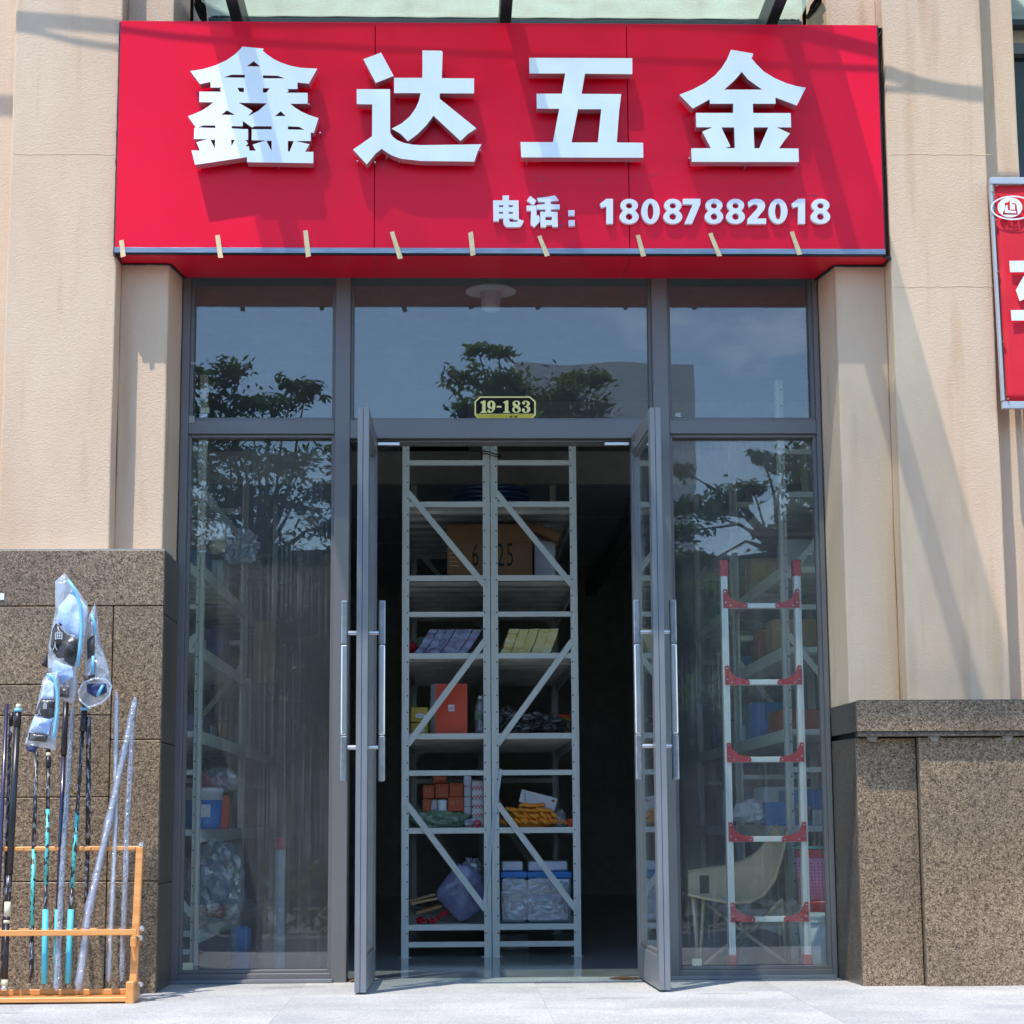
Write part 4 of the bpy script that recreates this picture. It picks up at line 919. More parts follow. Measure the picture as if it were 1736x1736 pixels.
# cardboard box with print, flap raised
o, x0, x1, z0, z1 = bxp('cardboard_box', 'open brown cardboard box printed 625 on the second shelf from the top', 'box', A, 465, 745, 1035, 950, zl[4] + .001, .5, M['card'], 1.9)
MB().box(x0, x1, 1.9 - .004, 1.9 + .001, z1, A(700, 628, 1.9).z).build('flap', M['card'], o)
for s_, a, b_, q0, q1 in (('6', 635, 675, 905, 755), ('2', 800, 845, 905, 755), ('5', 865, 905, 905, 755)):
    p, q = A(a, q0, 1.897), A(b_, q1, 1.897); text('box_print', s_, p.x, q.x, p.z, q.z, 1.8975, 1.8995, M['ink'], o, -.01)
p, q = A(480, 905, 1.897), A(545, 790, 1.897)
for k in range(4): MB().box(p.x, q.x - .01 * k, 1.8982, 1.8995, p.z + k * .022, p.z + k * .022 + .004).build('box_print', M['canvas'], o)
p = A(1135, 700, 1.95)
o = MB().bar(A(1045, 650, 1.95), A(1215, 730, 1.95), .12, .05).build('wrapped_parcel', M['card'], None, .006); tag(o, 'brown film wrapped parcel leaning over the right end of the cardboard box', 'parcel')
# parcel support
tag(MB().box(A(1050, 950, 1.96).x, A(1190, 950, 1.96).x, 1.96, 2.2, zl[4], A(1100, 740, 1.96).z).build('cardboard_box', M['board'], None, .003), 'dark small box under the tilted parcel', 'box')
# wrapped folded cloths: leaning slabs
def stack(name, part_, lbl, cat, fn, xs_, y0, y1, shear, m, zsh, n):
    a = fn(xs_[0], y1); b_ = fn(xs_[1], y0)
    t = thing(name, lbl, cat, ((a.x + b_.x) / 2, YR + .12, zsh))
    H = b_.z - zsh; wd = (b_.x - a.x - shear) / n; rg = random.Random(n)
    for i in range(n):
        x = a.x + i * wd; bm_ = MB(); N = 9
        for side_ in (0, 1):
            for r in range(N + 1):
                for q in range(N + 1):
                    u, v_ = r / N, q / N
                    bulge = .010 * sin(pi * u) * sin(pi * v_) + .006 * noise.noise(V((u * 6 + i * 5, v_ * 6, side_ * 3)))
                    y_ = YR + .05 + .009 * (i % 2) + .009 * noise.noise(V((u * 7, i * 2.1, 4))) + .25 * v_
                    xx = x + shear * (u ** .8) + (wd * (.93 + .05 * (i % 2)) if side_ else 0) + (bulge if side_ else -bulge)
                    zz_ = zsh + .002 + H * (u * .96 + .03 * noise.noise(V((v_ * 5, i * 3.3, side_))) * u)
                    bm_.v.append(V((xx, y_, zz_)))
        K = (N + 1) ** 2
        for side_ in (0, 1):
            for r in range(N):
                for q in range(N):
                    p_ = side_ * K + r * (N + 1) + q; f = [p_, p_ + 1, p_ + N + 2, p_ + N + 1]
                    bm_.f.append(f if side_ else f[::-1]); bm_.m.append(0)
        for r in range(N):
            for q in (0, N):
                p_ = r * (N + 1) + q; bm_.f.append([p_, p_ + N + 1, p_ + N + 1 + K, p_ + K]); bm_.m.append(0)
        for q in range(N):
            p_ = N * (N + 1) + q; bm_.f.append([p_, p_ + 1, p_ + 1 + K, p_ + K]); bm_.m.append(0)
        bm_.build(part_, m, t, smooth=True, fix=True)
    return t
stack('wrapped_cloths', 'pack', 'row of blue violet film wrapped packs leaning on the left rack', 'packs', C2, (240, 697), 265, 405, .085, M['purple_film'], zl[3], 6)
stack('wrapped_cloths', 'pack', 'row of yellow film wrapped packs leaning on the right rack', 'packs', C2, (817, 1215), 262, 405, .05, M['yellow_film'], zl[3], 5)
tag(crumple((C2(237, 340).x, YR + .16, zl[3] + .035), (.022, .04, .036), 5, .2, M['redp'], 'red_pouch', sub=3), 'small red pouch at the left end beside the violet packs', 'pouch')
tag(crumple((C2(300, 330).x, YR + .42, zl[3] + .06), (.06, .06, .06), 6, .2, M['green_net'], 'green_pouch', sub=3), 'dark green pouch behind the violet packs', 'pouch')
# orange bag, yellow cartons, bottle
t = thing('gift_bag', 'bright orange red paper bag with white side and small square logo on the left rack', 'bag', (C2(480, 940).x, YR + .1, zl[2]))
a, b_ = C2(390, 940, YR + .08), C2(600, 626, YR + .08); a2 = C2(345, 940, YR + .16)
b = MB().add([(a.x, YR + .08, zl[2] + .002), (b_.x, YR + .08, zl[2] + .002), (b_.x, YR + .2, zl[2] + .002), (a2.x, YR + .17, zl[2] + .002), (a.x, YR + .1, b_.z), (b_.x, YR + .1, b_.z), (b_.x, YR + .17, b_.z), (a2.x + .01, YR + .17, b_.z)],
             [(3, 2, 1, 0), (4, 5, 6, 7), (0, 1, 5, 4), (1, 2, 6, 5), (2, 3, 7, 6), (3, 0, 4, 7)]); b.m[5] = 1
b.build('paper_body', [M['orange_bag'], M['white_box']], t)
p, q = C2(473, 812, YR + .085), C2(515, 768, YR + .085)
lg = MB().box(p.x, q.x, YR + .083, YR + .095, p.z, q.z).build('logo_square', M['white'], t)
mx_, my_ = (q.x - p.x), (q.z - p.z)
text('logo_mark', 'mi', p.x + mx_ * .2, q.x - mx_ * .2, p.z + my_ * .3, q.z - my_ * .3, YR + .0822, YR + .0832, M['orange_bag'], lg, .02)
for k_, (ya_, yb_, l_) in enumerate(((785, 884, 'upper yellow carton with oval white badge on the left rack'), (890, 940, 'lower yellow carton with oval white badge, under another yellow carton'))):
    o, x0, x1, z0, z1 = bxp('yellow_carton', l_, 'carton', C2, 222, ya_, 338, yb_, zl[2] + .001 if k_ == 1 else None, .18, M['yellow_box'], YR + .1)
    cx_, cz_ = (x0 + x1) / 2 + .004, z0 + .02 + .012 * (1 - k_)
    shape('badge', [ell(cx_, cz_, .026, .0115, 20)], YR + .098, YR + .0995, M['white'], o)
    text('badge_print', 'H N A', cx_ - .016, cx_ + .016, cz_ - .004, cz_ + .004, YR + .0972, YR + .0982, M['dkblue'], o, .02)
t = thing('water_bottle', 'clear plastic water bottle with green label beside the centre upright', 'bottle', (C2(690, 940).x, YR + .12, zl[2]))
q = C2(690, 940); MB().lathe((q.x, YR + .12, zl[2] + .001), [(.026, 0), (.03, .006), (.03, .06), (.028, .065), (.03, .07), (.03, .14), (.02, .165), (.012, .178)], 16).build('bottle_body', M['bagfilm_thin'], t, smooth=True)
MB().lathe((q.x, YR + .12, zl[2] + .07), [(.0308, 0), (.0308, .045)], 16).build('label', M['green_net'], t)
MB().lathe((q.x, YR + .12, zl[2] + .178), [(.013, 0), (.013, .016)], 12).build('cap', M['white'], t)
# dark crinkled bags and yellow tub on the right rack
q = C2(1050, 900)
tag(crumple((q.x, YR + .25, zl[2] + .045), (.17, .16, .06), 11, .35, M['silver'], 'plastic_bag'), 'flat pile of crinkled dark plastic bags on the right rack', 'bag')
tag(crumple((C2(870, 880).x, YR + .3, zl[2] + .06), (.06, .1, .085), 12, .3, M['silver'], 'plastic_bag', sub=3), 'upright crumpled dark bag at the left of the bag pile', 'bag')
q = C2(1212, 880, YR + .45)
t = thing('yellow_tub', 'round yellow tub with orange rim behind the dark bags', 'tub', (q.x, YR + .45, zl[2]))
MB().lathe((q.x, YR + .45, zl[2] + .002), [(.055, 0), (.06, .09), (.058, .1)], 24).build('tub_body', M['yellow_box'], t, smooth=True)
MB().lathe((q.x, YR + .45, zl[2] + .1), [(.064, 0), (.064, .012), (.05, .013)], 24).build('rim', M['orange_bag'], t)
q = C2(1060, 860, YR + .6); tag(MB().box(q.x - .1, q.x + .08, YR + .6, YR + .75, zl[2], zl[2] + .1).build('yellow_carton', M['yellow_box'], None, .002), 'yellow carton lying behind the dark bag pile on the right rack', 'carton')
# orange boxes
ob = [(303, 200, 380, 290, 'upper left orange box with worn print in the stack'), (386, 190, 475, 287, 'orange box in the middle of the upper row'), (481, 186, 572, 279, 'orange box at the right of the upper row'),
      (372, 140, 460, 188, 'topmost orange box, resting on the middle one'), (301, 293, 356, 378, 'orange box at the lower left corner of the stack'), (470, 280, 575, 378, 'orange box at the lower right with white edge')]
for i, (x0, y0, x1, y1, l_) in enumerate(ob):
    Y_ = YR + .12 + (.05 if i == 3 else 0)
    o, a, b_, z0, z1 = bxp('orange_box', l_, 'box', C3, x0, y0, x1, y1, None, .09, M['orange_box'], Y_, 'small orange boxes')
    for k in range(2): MB().box(a + (b_ - a) * (.25 + .3 * k), a + (b_ - a) * (.4 + .3 * k), Y_ - .001, Y_ + .001, z0 + (z1 - z0) * .5, z0 + (z1 - z0) * .72).build('box_print', M['card'], o)
o, *_ = bxp('cup', 'pale blue white cylinder between the lower orange boxes', 'cup', C3, 400, 300, 468, 378, None, .01, M['white_box'], YR + .11)
bpy.data.objects.remove(o)
p, q = C3(400, 378, YR + .15), C3(468, 300, YR + .15)
tag(MB().lathe(((p.x + q.x) / 2, YR + .15, p.z), [((q.x - p.x) / 2 * .93, 0), ((q.x - p.x) / 2, q.z - p.z)], 24).build('roll', M['greyblue'], smooth=False), 'pale blue white roll between the lower orange boxes', 'roll')
p, q = C3(356, 378, YR + .17), C3(400, 295, YR + .17)
tag(MB().box(p.x, q.x, YR + .17, YR + .22, p.z, q.z).build('plastic_pot', M['greyblue'], None, .004), 'grey plastic pot left of the pale roll', 'pot')
for i, (y0, y1) in enumerate(((170, 233), (234, 296), (297, 356), (357, 416), (417, 466))):
    o, a, b_, z0, z1 = bxp('checked_carton', ['topmost', 'second', 'middle', 'fourth', 'lowest'][i] + ' of the stacked white cartons with red checked band', 'carton', C3, 632, y0, 708, y1, None if i < 4 else zl[1] + .001, .12, M['white_box'], YR + .08, 'white cartons with red checks')
    n = 7; cw = (b_ - a) / n
    for r in range(2):
        for k in range(n):
            if (k + r) % 2 == 0: MB().box(a + k * cw, a + (k + 1) * cw, YR + .0788, YR + .081, z0 + .004 + r * .0075, z0 + .004 + (r + 1) * .0075).build('check', M['redp'], o)
for i, (y0, y1) in enumerate(((140, 208), (210, 278), (280, 346), (348, 412), (414, 470))):
    bxp('grey_carton', ['topmost', 'second', 'middle', 'fourth', 'lowest'][i] + ' of the grey cartons stacked left of the checked ones', 'carton', C3, 577, y0, 627, y1, None if i < 4 else zl[1] + .001, .12, M['greyblue'], YR + .16, 'grey cartons')
q = C3(410, 430); tag(crumple((q.x, YR + .16, zl[1] + .04), (.155, .09, .05), 21, .25, M['green_net'], 'netting'), 'flat bundle of green netting in clear film under the orange boxes', 'netting')
p = C3(668, 448, YR + .03)
b = MB(); pts = [(p.x + .014 * cos(a), YR + .04, zl[1] + .02 + .014 * sin(a)) for a in [2 * pi * i / 20 for i in range(21)]]
tag(b.tube(pts, .0055, 8).build('red_ring', M['redp'], smooth=True), 'small red ring at the shelf edge below the checked cartons', 'ring')
tag(crumple((C3(610, 440).x, YR + .07, zl[1] + .022), (.022, .02, .022), 22, .3, M['bagfilm'], 'small_bag', sub=3), 'small clear bag beside the red ring', 'bag')
# gloves
rg = random.Random(5); gi = 0
glt = 'orange yellow work gloves in the pile'
rows = [(835, 1240, 440, 13), (930, 1180, 400, 8), (880, 1130, 362, 7), (980, 1090, 332, 4)]
for ri, (x0, x1, y_, n) in enumerate(rows):
    for i in range(n):
        q = C3(x0 + (x1 - x0) * i / (n - 1) + rg.uniform(-6, 6), y_ + rg.uniform(-5, 5) + 4, YR + .08 + rg.uniform(0, .03))
        a = R(rg.uniform(-40, -22)) if y_ > 380 else R(rg.uniform(-25, 18))
        d = V((cos(a), rg.uniform(-.2, .2), sin(a))) * .022
        b = MB().tube([q - d * 1.1, q - d * .7, q, q + d * .8, q + d * 1.15], [.004, .009, .010, .009, .003], 7)
        z_ = min(v.z for v in b.v)
        if z_ < zl[1] + .001: b.v = [v + V((0, 0, zl[1] + .001 - z_)) for v in b.v]
        tag(b.build('work_glove', M['glove'], smooth=True), 'orange yellow work glove in the %s row of the pile, %s from the left' % (['bottom', 'second', 'third', 'top'][ri], ['first', 'second', 'third', 'fourth', 'fifth', 'sixth', 'seventh', 'eighth', 'ninth', 'tenth', 'eleventh', 'twelfth', 'last'][i]), 'glove', glt)
tag(crumple((C3(1040, 430).x, YR + .18, zl[1] + .035), (.14, .07, .05), 31, .2, M['glove'], 'glove_bundle', sub=3), 'bundle of orange yellow gloves under the loose ones', 'gloves')
tag(crumple((C3(1225, 400).x, YR + .1, zl[1] + .04), (.028, .05, .045), 23, .35, M['bagfilm_thin'], 'clear_bag', sub=3), 'clear crumpled bag at the right of the glove pile', 'bag')
q1 = [C3(x, y_, YR + .12) for x, y_ in ((965, 228), (1205, 290), (1180, 385), (945, 312))]
b = MB(); fr = [q1[3], q1[2], q1[1], q1[0]]; bk = [v + V((0, .06, -.004)) for v in fr]
b.add(fr + bk, [(0, 1, 2, 3), (7, 6, 5, 4), (0, 4, 5, 1), (1, 5, 6, 2), (2, 6, 7, 3), (3, 7, 4, 0)])
o = tag(b.build('white_carton', M['white_box'], None, .002), 'white flat carton tilted on top of the glove pile', 'carton')
for k in range(3):
    q = C3(985 + 1 * k, 262 + 19 * k, YR + .12); MB().box(q.x - .003, q.x + .004, YR + .1178, YR + .121, q.z - .003, q.z + .003).build('box_print', M['ink'], o)
q = C3(1173, 307, YR + .118); MB().lathe((q.x, YR + .118, q.z), [(.0, -.006), (.008, -.003), (.008, .003), (0, .006)], 12).build('box_print', M['orange_box'], o)
bxp('orange_box', 'low orange box at the right end beside the gloves', 'box', C3, 1270, 425, 1316, 462, zl[1] + .001, .1, M['orange_bag'], YR + .08)
# bottom shelves
def wpack(name, lbl, poly, Y0, th, m, fn, parent=None):
    pts = [fn(x, y_, Y0) for x, y_ in poly]; n = len(pts); c = sum(pts, V((0, 0, 0))) / n
    b = MB(); R_ = 7
    for k in range(R_ + 1):
        s_ = 1 - (k / R_) ** 2.4 if k < R_ else .02
        for side_ in (0,):
            for j in range(n * 4):
                a_, b2 = pts[j // 4], pts[(j // 4 + 1) % n]; p_ = a_.lerp(b2, (j % 4) / 4); p_ = c + (p_ - c) * s_
                b.v.append(V((p_.x, Y0 - th * .25 * (1 - s_) ** .5 - .008 * noise.noise(p_ * 30), p_.z)))
    N = n * 4
    for k in range(R_):
        for j in range(N): b.f.append([k * N + j, k * N + (j + 1) % N, (k + 1) * N + (j + 1) % N, (k + 1) * N + j]); b.m.append(0)
    k0 = len(b.v)
    for j in range(N):
        v_ = b.v[j]; b.v.append(V((v_.x, Y0 + th, v_.z)))
    for j in range(N): b.f.append([j, k0 + j, k0 + (j + 1) % N, (j + 1) % N]); b.m.append(0)
    b.f.append([k0 + j for j in range(N)]); b.m.append(0)
    return b.build(name, m, parent, smooth=True, fix=True)
tag(wpack('wrapped_package', '', [(540, 95), (600, 100), (700, 175), (715, 290), (700, 400), (590, 475), (545, 478), (395, 330), (400, 270), (450, 200)], YR + .14, .14, M['purple_film'], C4), 'violet grey package in shiny film tilted on the bottom shelf', 'package')
tag(crumple((C4(630, 130).x, YR + .2, C4(630, 130).z), (.05, .05, .05), 41, .4, M['bagfilm'], 'clear_bag', sub=3), 'gathered clear film on top of the violet package', 'film')
tag(MB().bar(C4(212, 362, YR + .1), C4(390, 325, YR + .12), .12, .012).bar(C4(212, 345, YR + .12), C4(380, 300, YR + .14), .1, .006).build('cardboard_sheet', M['card2']), 'light brown cardboard sheets leaning left of the violet package', 'cardboard')
tag(MB().bar(C4(250, 425, YR + .08), C4(415, 378, YR + .1), .1, .014).build('cardboard_sheet', M['card']), 'lower brown cardboard strip above the red net', 'cardboard')
rg = random.Random(9); b = MB()
for i in range(46):
    x = rg.uniform(250, 470); p = C4(x, 0, YR + .05 + rg.uniform(0, .1)); p.z = zl[0] + .008 + rg.uniform(0, .02) + max(0, (x - 380) * .0005)
    b.lathe(p, [(.003, -.007), (.009, 0), (.003, .007)], 6)
tag(b.build('red_net_bag', M['redp']), 'heap of small bright red beads in a net on the bottom shelf', 'net bag')
# lidded tubs in film
for i, (x0, x1, l_, band) in enumerate(((826, 1000, 'left translucent tub with blue lid and green band, wrapped in film', 'green_net'), (1003, 1300, 'right translucent tub with blue lid and blue band, wrapped in film', 'bluep'))):
    a, q = C4(x0, 478, YR + .12), C4(x1, 190, YR + .12)
    t = thing('storage_tub', l_, 'tub', ((a.x + q.x) / 2, YR + .12, zl[0]), 'blue lidded tubs')
    MB().box(a.x + .006, q.x - .006, YR + .12, YR + .42, zl[0] + .002, q.z).build('tub_body', M['translucent_bin'], t, .012, seg=3)
    MB().box(a.x, q.x, YR + .112, YR + .43, q.z, C4(x0, 150, YR + .12).z).build('lid', M['bluep'], t, .005, seg=2)
    zz0, zz1 = C4(x0, 345, YR + .118).z, C4(x0, 292, YR + .118).z
    MB().box(a.x + .012, q.x - .025, YR + .092, YR + .1, zz0, zz1).build('band', M[band] if band == 'bluep' else M['teal'], t, .003)
    MB().box(a.x + .008, q.x - .02, YR + .15, YR + .4, C4(x0, 146, YR + .12).z, C4(x0, 82, YR + .12).z).build('upper_tray', M['greyblue'], t, .006)
    wpack('film_wrap', '', [(x0 + 8, 200), (x0 + (x1 - x0) * .3, 188), (x0 + (x1 - x0) * .6, 196), (x1 - 22, 205), (x1 - 30, 330), (x1 - 26, 470), (x0 + (x1 - x0) * .5, 476), (x0 + 10, 470), (x0 + 4, 330)], YR + .108, .004, M['bagfilm_thin'], C4, t)
tag(wpack('film_sheet', '', [(836, 215), (900, 200), (1000, 206), (1120, 196), (1240, 206), (1288, 230), (1262, 320), (1272, 466), (1100, 474), (990, 470), (850, 472), (842, 330)], YR + .086, .003, M['bagfilm_thin'], C4), 'wrinkled clear film stretched across the fronts of both blue lidded tubs', 'film')
q = C4(905, 650, YR + .9)
tag(MB().box(q.x - .08, q.x + .07, YR + .5, YR + .6, .006, .085).build('plastic_crate', M['board'], None, .004), 'grey plastic box on the floor under the right rack', 'box')

# ------------------------------------------------------------------ goods seen through the left window
def onr(name, lbl, cat, px_, Y, z_, m, rad, seed, amp=.25, sub=3): 
    x = P(px_, 1300, Y).x; return tag(crumple((x, Y, z_), rad, seed, amp, m, name, sub=sub), lbl, cat)
p = P(346, 1400, 1.3); x = p.x - .02; zsh = zl[1]
t = thing('paint_bucket', 'blue and white plastic bucket on the left rack behind the window', 'bucket', (x, 1.38, zsh))
MB().lathe((x, 1.38, zsh + .002), [(.085, 0), (.09, .03), (.098, .14)], 28).build('bucket_body', M['bluep'], t, smooth=True)
MB().lathe((x, 1.38, zsh + .142), [(.0985, 0), (.1, .04), (.104, .042), (.104, .055), (.09, .062)], 28).build('lid', M['white_plastic'], t, smooth=True)
MB().box(x + .0, x + .05, 1.279, 1.3, zsh + .06, zsh + .12).build('label', M['white'], t)
x = P(382, 1380, 1.75).x
o = tag(MB().box(x - .05, x + .03, 1.6, 1.68, zsh, zsh + .17).build('tool_box', M['orange_bag'], None, .008), 'red orange tool case beside the blue bucket', 'case')
MB().box(x - .03, x - .01, 1.597, 1.6, zsh + .1, zsh + .13).build('badge', M['ink'], o)
onr('plastic_bag', 'clear bag of red orange tools on top behind the blue bucket', 'bag', 370, 1.62, zsh + .235, M['bagfilm_thin'], (.11, .08, .07), 61)
rg = random.Random(12)
for i in range(7):
    px_ = rg.uniform(345, 395); pp = P(px_, 1300, 1.6); pp.z = zsh + .19 + rg.uniform(0, .08); d = V((rg.uniform(-.03, .03), 0, rg.uniform(-.03, .02)))
    tag(MB().tube([pp - d, pp, pp + d + V((0, 0, .01))], .009, 6).build('red_tool', M['redp'] if i % 3 else M['orange_bag']), 'red tool grip in the clear bag above the blue bucket, %s from the left' % ['fourth', 'first', 'sixth', 'second', 'seventh', 'third', 'fifth'][i], 'tool', 'red tool grips in the bag')
onr('plastic_bag', 'large clear plastic bag bulging over the bottom shelf of the left rack', 'bag', 365, 1.35, zl[0] + .2, M['bagfilm_thin'], (.15, .14, .21), 62, .2, 4)
onr('net_roll', 'dark blue violet net roll inside the large clear bag', 'net', 360, 1.35, zl[0] + .2, M['purple_film'], (.10, .08, .12), 63, .3, 3)
onr('net_roll', 'yellow net roll above the dark blue one in the clear bag', 'net', 345, 1.38, zl[0] + .31, M['yellow_film'], (.06, .05, .035), 64, .3, 3)
onr('net_roll', 'red and blue net roll low in the clear bag', 'net', 368, 1.36, zl[0] + .08, M['redp'], (.05, .07, .04), 65, .4, 3)
x = P(368, 900, 1.3).x; z = PH(368, 915, 1.3)
t = thing('white_appliance', 'white rounded appliance on a high shelf of the left rack', 'appliance', (x, 1.32, z))
MB().box(x - .05, x + .045, 1.28, 1.4, z - .01, z + .095).build('appliance_body', M['white_plastic'], t, .022, seg=3)
MB().lathe((x, 1.33, z - .06), [(.03, 0), (.045, .02), (.048, .05)], 20).build('appliance_base', M['cream'], t, smooth=True)
onr('plastic_bag', 'bunch of clear bags hanging beside the white appliance', 'bag', 400, 1.6, PH(400, 930, 1.6), M['bagfilm'], (.085, .08, .1), 66, .35, 4)
x = P(456, 1100, 3.6).x
tag(MB().box(x - .1, x + .04, 3.6, 3.9, zl[3], PH(456, 1052, 3.6)).build('cardboard_box', M['card2'], None, .003), 'tall pale cardboard box on the second left rack', 'box')
x = P(475, 1480, 2.6).x
t = thing('floor_tube', 'white tube with a red top standing on the floor behind the left window', 'tube', (x, 2.6, 0))
MB().tube([(x, 2.6, .005), (x, 2.6, PH(475, 1440, 2.6))], .03, 14).build('tube_body', M['white_plastic'], t)
MB().tube([(x, 2.6, PH(475, 1439, 2.6)), (x, 2.6, PH(475, 1420, 2.6))], .032, 14).build('tube_cap', M['redp'], t)
x = P(408, 1600, 1.9).x
tag(MB().lathe((x, 1.9, .005), [(.05, 0), (.05, .12), (.03, .14)], 16).build('blue_jug', M['bluep'], smooth=True), 'small blue jug on the floor beside the left rack', 'jug')
# more dim goods on the upper shelves of both wall racks
rg = random.Random(21); cols = ['card', 'greyblue', 'card2', 'board', 'bluep', 'white_box', 'purple_film', 'orange_box']
words = {'card': 'brown', 'greyblue': 'pale grey', 'card2': 'light brown', 'board': 'dark grey', 'bluep': 'blue', 'white_box': 'white', 'purple_film': 'violet wrapped', 'orange_box': 'rust red'}
lv = ['bottom', 'second', 'third', 'fourth', 'fifth', 'top']
for side_, x0, x1, y0, sd in (('left', xL - .42, xL - .06, 1.3, 0), ('right', xRk + .05, xRk + .42, 1.4, 1)):
    for li in (1, 2, 3, 4):
        for k in range(4):
            if side_ == 'left' and li == 1 and k < 1: continue
            yy_ = y0 + .25 + k * .85 + rg.uniform(0, .2); w_ = rg.uniform(.16, .3); h = rg.uniform(.1, .24); cm = cols[(li * 3 + k * 5 + sd) % 8]
            xx = rg.uniform(x0, x1 - w_)
            tag(MB().box(xx, xx + w_, yy_, yy_ + rg.uniform(.2, .4), zl[li] + .001, zl[li] + h).build('storage_box', M[cm], None, .004),
                '%s box on the %s shelf of the %s wall racks, %s from the window' % (words[cm], lv[li], side_, ['nearest', 'second', 'third', 'farthest'][k]), 'box')
# bags and sacks stored on the mezzanine
for i, (px_, py_, m_) in enumerate(((652, 800, 'white_box'), (664, 792, 'greyblue'), (604, 805, 'white_box'), (598, 770, 'card2'), (668, 815, 'white_box'), (638, 812, 'board'))):
    p = P(px_, py_, 4.6); tag(crumple((p.x, 4.6, max(p.z, 3.12)), (.08, .1, .1), 70 + i, .4, M[m_], 'sack', sub=3), ['pale sack on the mezzanine left of the middle racks', 'grey sack on top of the pale ones on the mezzanine', 'pale sack seen left of the open door leaf', 'brown sack highest at the far left of the mezzanine', 'white sack at the mezzanine edge nearest the rack', 'dark sack between the pale sacks on the mezzanine'][i], 'sack')

# goods and things behind the right window
for i, (px_, z_, w_, h, m_, l_) in enumerate(((1255, 0, .16, .11, 'greyblue', 'pale crumpled bags on the right wall rack, left end'), (1300, 0, .14, .12, 'bluep', 'blue cartons with labels on the right wall rack'), (1338, 0, .12, .1, 'purple_film', 'violet pouches beside the blue cartons'), (1370, 0, .09, .08, 'white_box', 'white flat carton at the right end of the shelf'))):
    p = P(px_, 1370, 1.9)
    if i in (0, 2): tag(crumple((p.x + .06, 1.9, zl[1] + h * .6), (w_ * .6, .1, h * .6), 80 + i, .35, M[m_], 'goods_bag', sub=3), l_, 'bag')
    else: tag(MB().box(p.x - w_ / 2 + .05, p.x + w_ / 2 + .05, 1.8, 2.0, zl[1] + .001, zl[1] + h).build('carton', M[m_], None, .003), l_, 'carton')
# ladder
YLd = .14
LD = thing('ladder', 'silver ladder with red corner braces leaning inside the right window', 'ladder', tuple(P(1298, 1640, YLd)))
LD.location.z = 0
xl_, xr_ = PX(1235, 1300, YLd), PX(1361, 1300, YLd); zt_ = PH(1298, 965, YLd)
for x in (xl_, xr_):
    MB().box(x - .0145, x + .0145, YLd, YLd + .05, .05, zt_).box(x - .005, x + .005, YLd - .003, YLd, .05, zt_).build('rail', M['ladder'], LD, .002)
    MB().box(x - .019, x + .019, YLd - .006, YLd + .056, .006, .095).build('foot', M['ladder_red'], LD, .005, seg=2)
    MB().box(x - .018, x + .018, YLd - .006, YLd + .056, zt_ - .03, PH(1298, 949, YLd)).build('end_cap', M['ladder_red'], LD, .004, seg=2)
for py_ in (1026, 1156, 1287, 1422, 1558):
    z = PH(1298, py_, YLd)
    MB().box(xl_ + .0145, xr_ - .0145, YLd + .004, YLd + .044, z - .013, z + .011).build('rung', M['ladder'], LD, .003)
    for s_, x in ((1, xl_), (-1, xr_)):
        n = 8; yq = YLd - .007
        pts = [(x - s_ * .006, z - .012), (x - s_ * .006, z + .07)] + [(x + s_ * (.008), z + .072)]
        for i in range(n + 1):
            a = i / n; cxp = x + s_ * .095; czp = z + .085
            ang = pi / 2 * a
            pts.append((x + s_ * (.012 + .075 * (1 - cos(ang))), z + .012 + .055 * (1 - sin(ang))))
        pts += [(x + s_ * .1, z + .006), (x + s_ * .1, z - .012)]
        if s_ < 0: pts = pts[::-1]
        br = shape('corner_brace', [pts], yq, yq + .012, M['ladder_red'], LD)
        for (dx, dz) in ((.002, .06), (.004, .012), (.024, -.002), (.088, -.003)):
            MB().lathe((x + s_ * dx, yq - .001, z + dz), [(0, -.0035), (.0042, -.002), (.0042, .002), (0, .0035)], 8).build('rivet', M['steel'], br)
# camp chair
YC0 = .95
CH = thing('camp_chair', 'beige canvas folding camp chair on crossed tube legs behind the ladder', 'chair', (PX(1260, 1640, YC0), YC0, 0))
cz = zoomed
prof_o = [(338, 905), (350, 890), (420, 884), (540, 868), (640, 840), (720, 800), (770, 740), (795, 685), (820, 645), (850, 637), (890, 650), (896, 690), (885, 740), (868, 800), (840, 900), (790, 1000), (730, 1050), (680, 1072), (560, 1068), (430, 1045), (400, 1030), (350, 1028), (338, 1000)]
pts = [P(1060 + x / 3.238, 1200 + y_ / 3.238, YC0) for x, y_ in prof_o]
# canvas hammock: surface lofted between a near edge and a far edge
near = [(345, 1025), (430, 1045), (560, 1068), (680, 1070), (760, 1030), (820, 950), (858, 830), (880, 740), (893, 680)]
far_ = [(345, 900), (430, 885), (540, 868), (640, 840), (720, 800), (765, 745), (795, 690), (815, 655), (835, 640)]
b = MB(); N = 10
for i in range(len(near)):
    a = P(1060 + near[i][0] / 3.238, 1200 + near[i][1] / 3.238, .72); c_ = P(1060 + far_[i][0] / 3.238, 1200 + far_[i][1] / 3.238, 1.22)
    for k in range(N + 1):
        t_ = k / N; p = a.lerp(c_, t_); sag = .09 * sin(pi * t_) * (1 - abs(i / 8 - .45))
        b.v.append(p + V((0, 0, -sag)))
for i in range(len(near) - 1):
    for k in range(N): q = i * (N + 1) + k; b.f.append([q, q + 1, q + N + 2, q + N + 1]); b.m.append(0)
o = b.build('canvas_seat', M['canvas'], CH, smooth=True); md = o.modifiers.new('s', 'SUBSURF'); md.levels = md.render_levels = 1; md = o.modifiers.new('t', 'SOLIDIFY'); md.thickness = .006
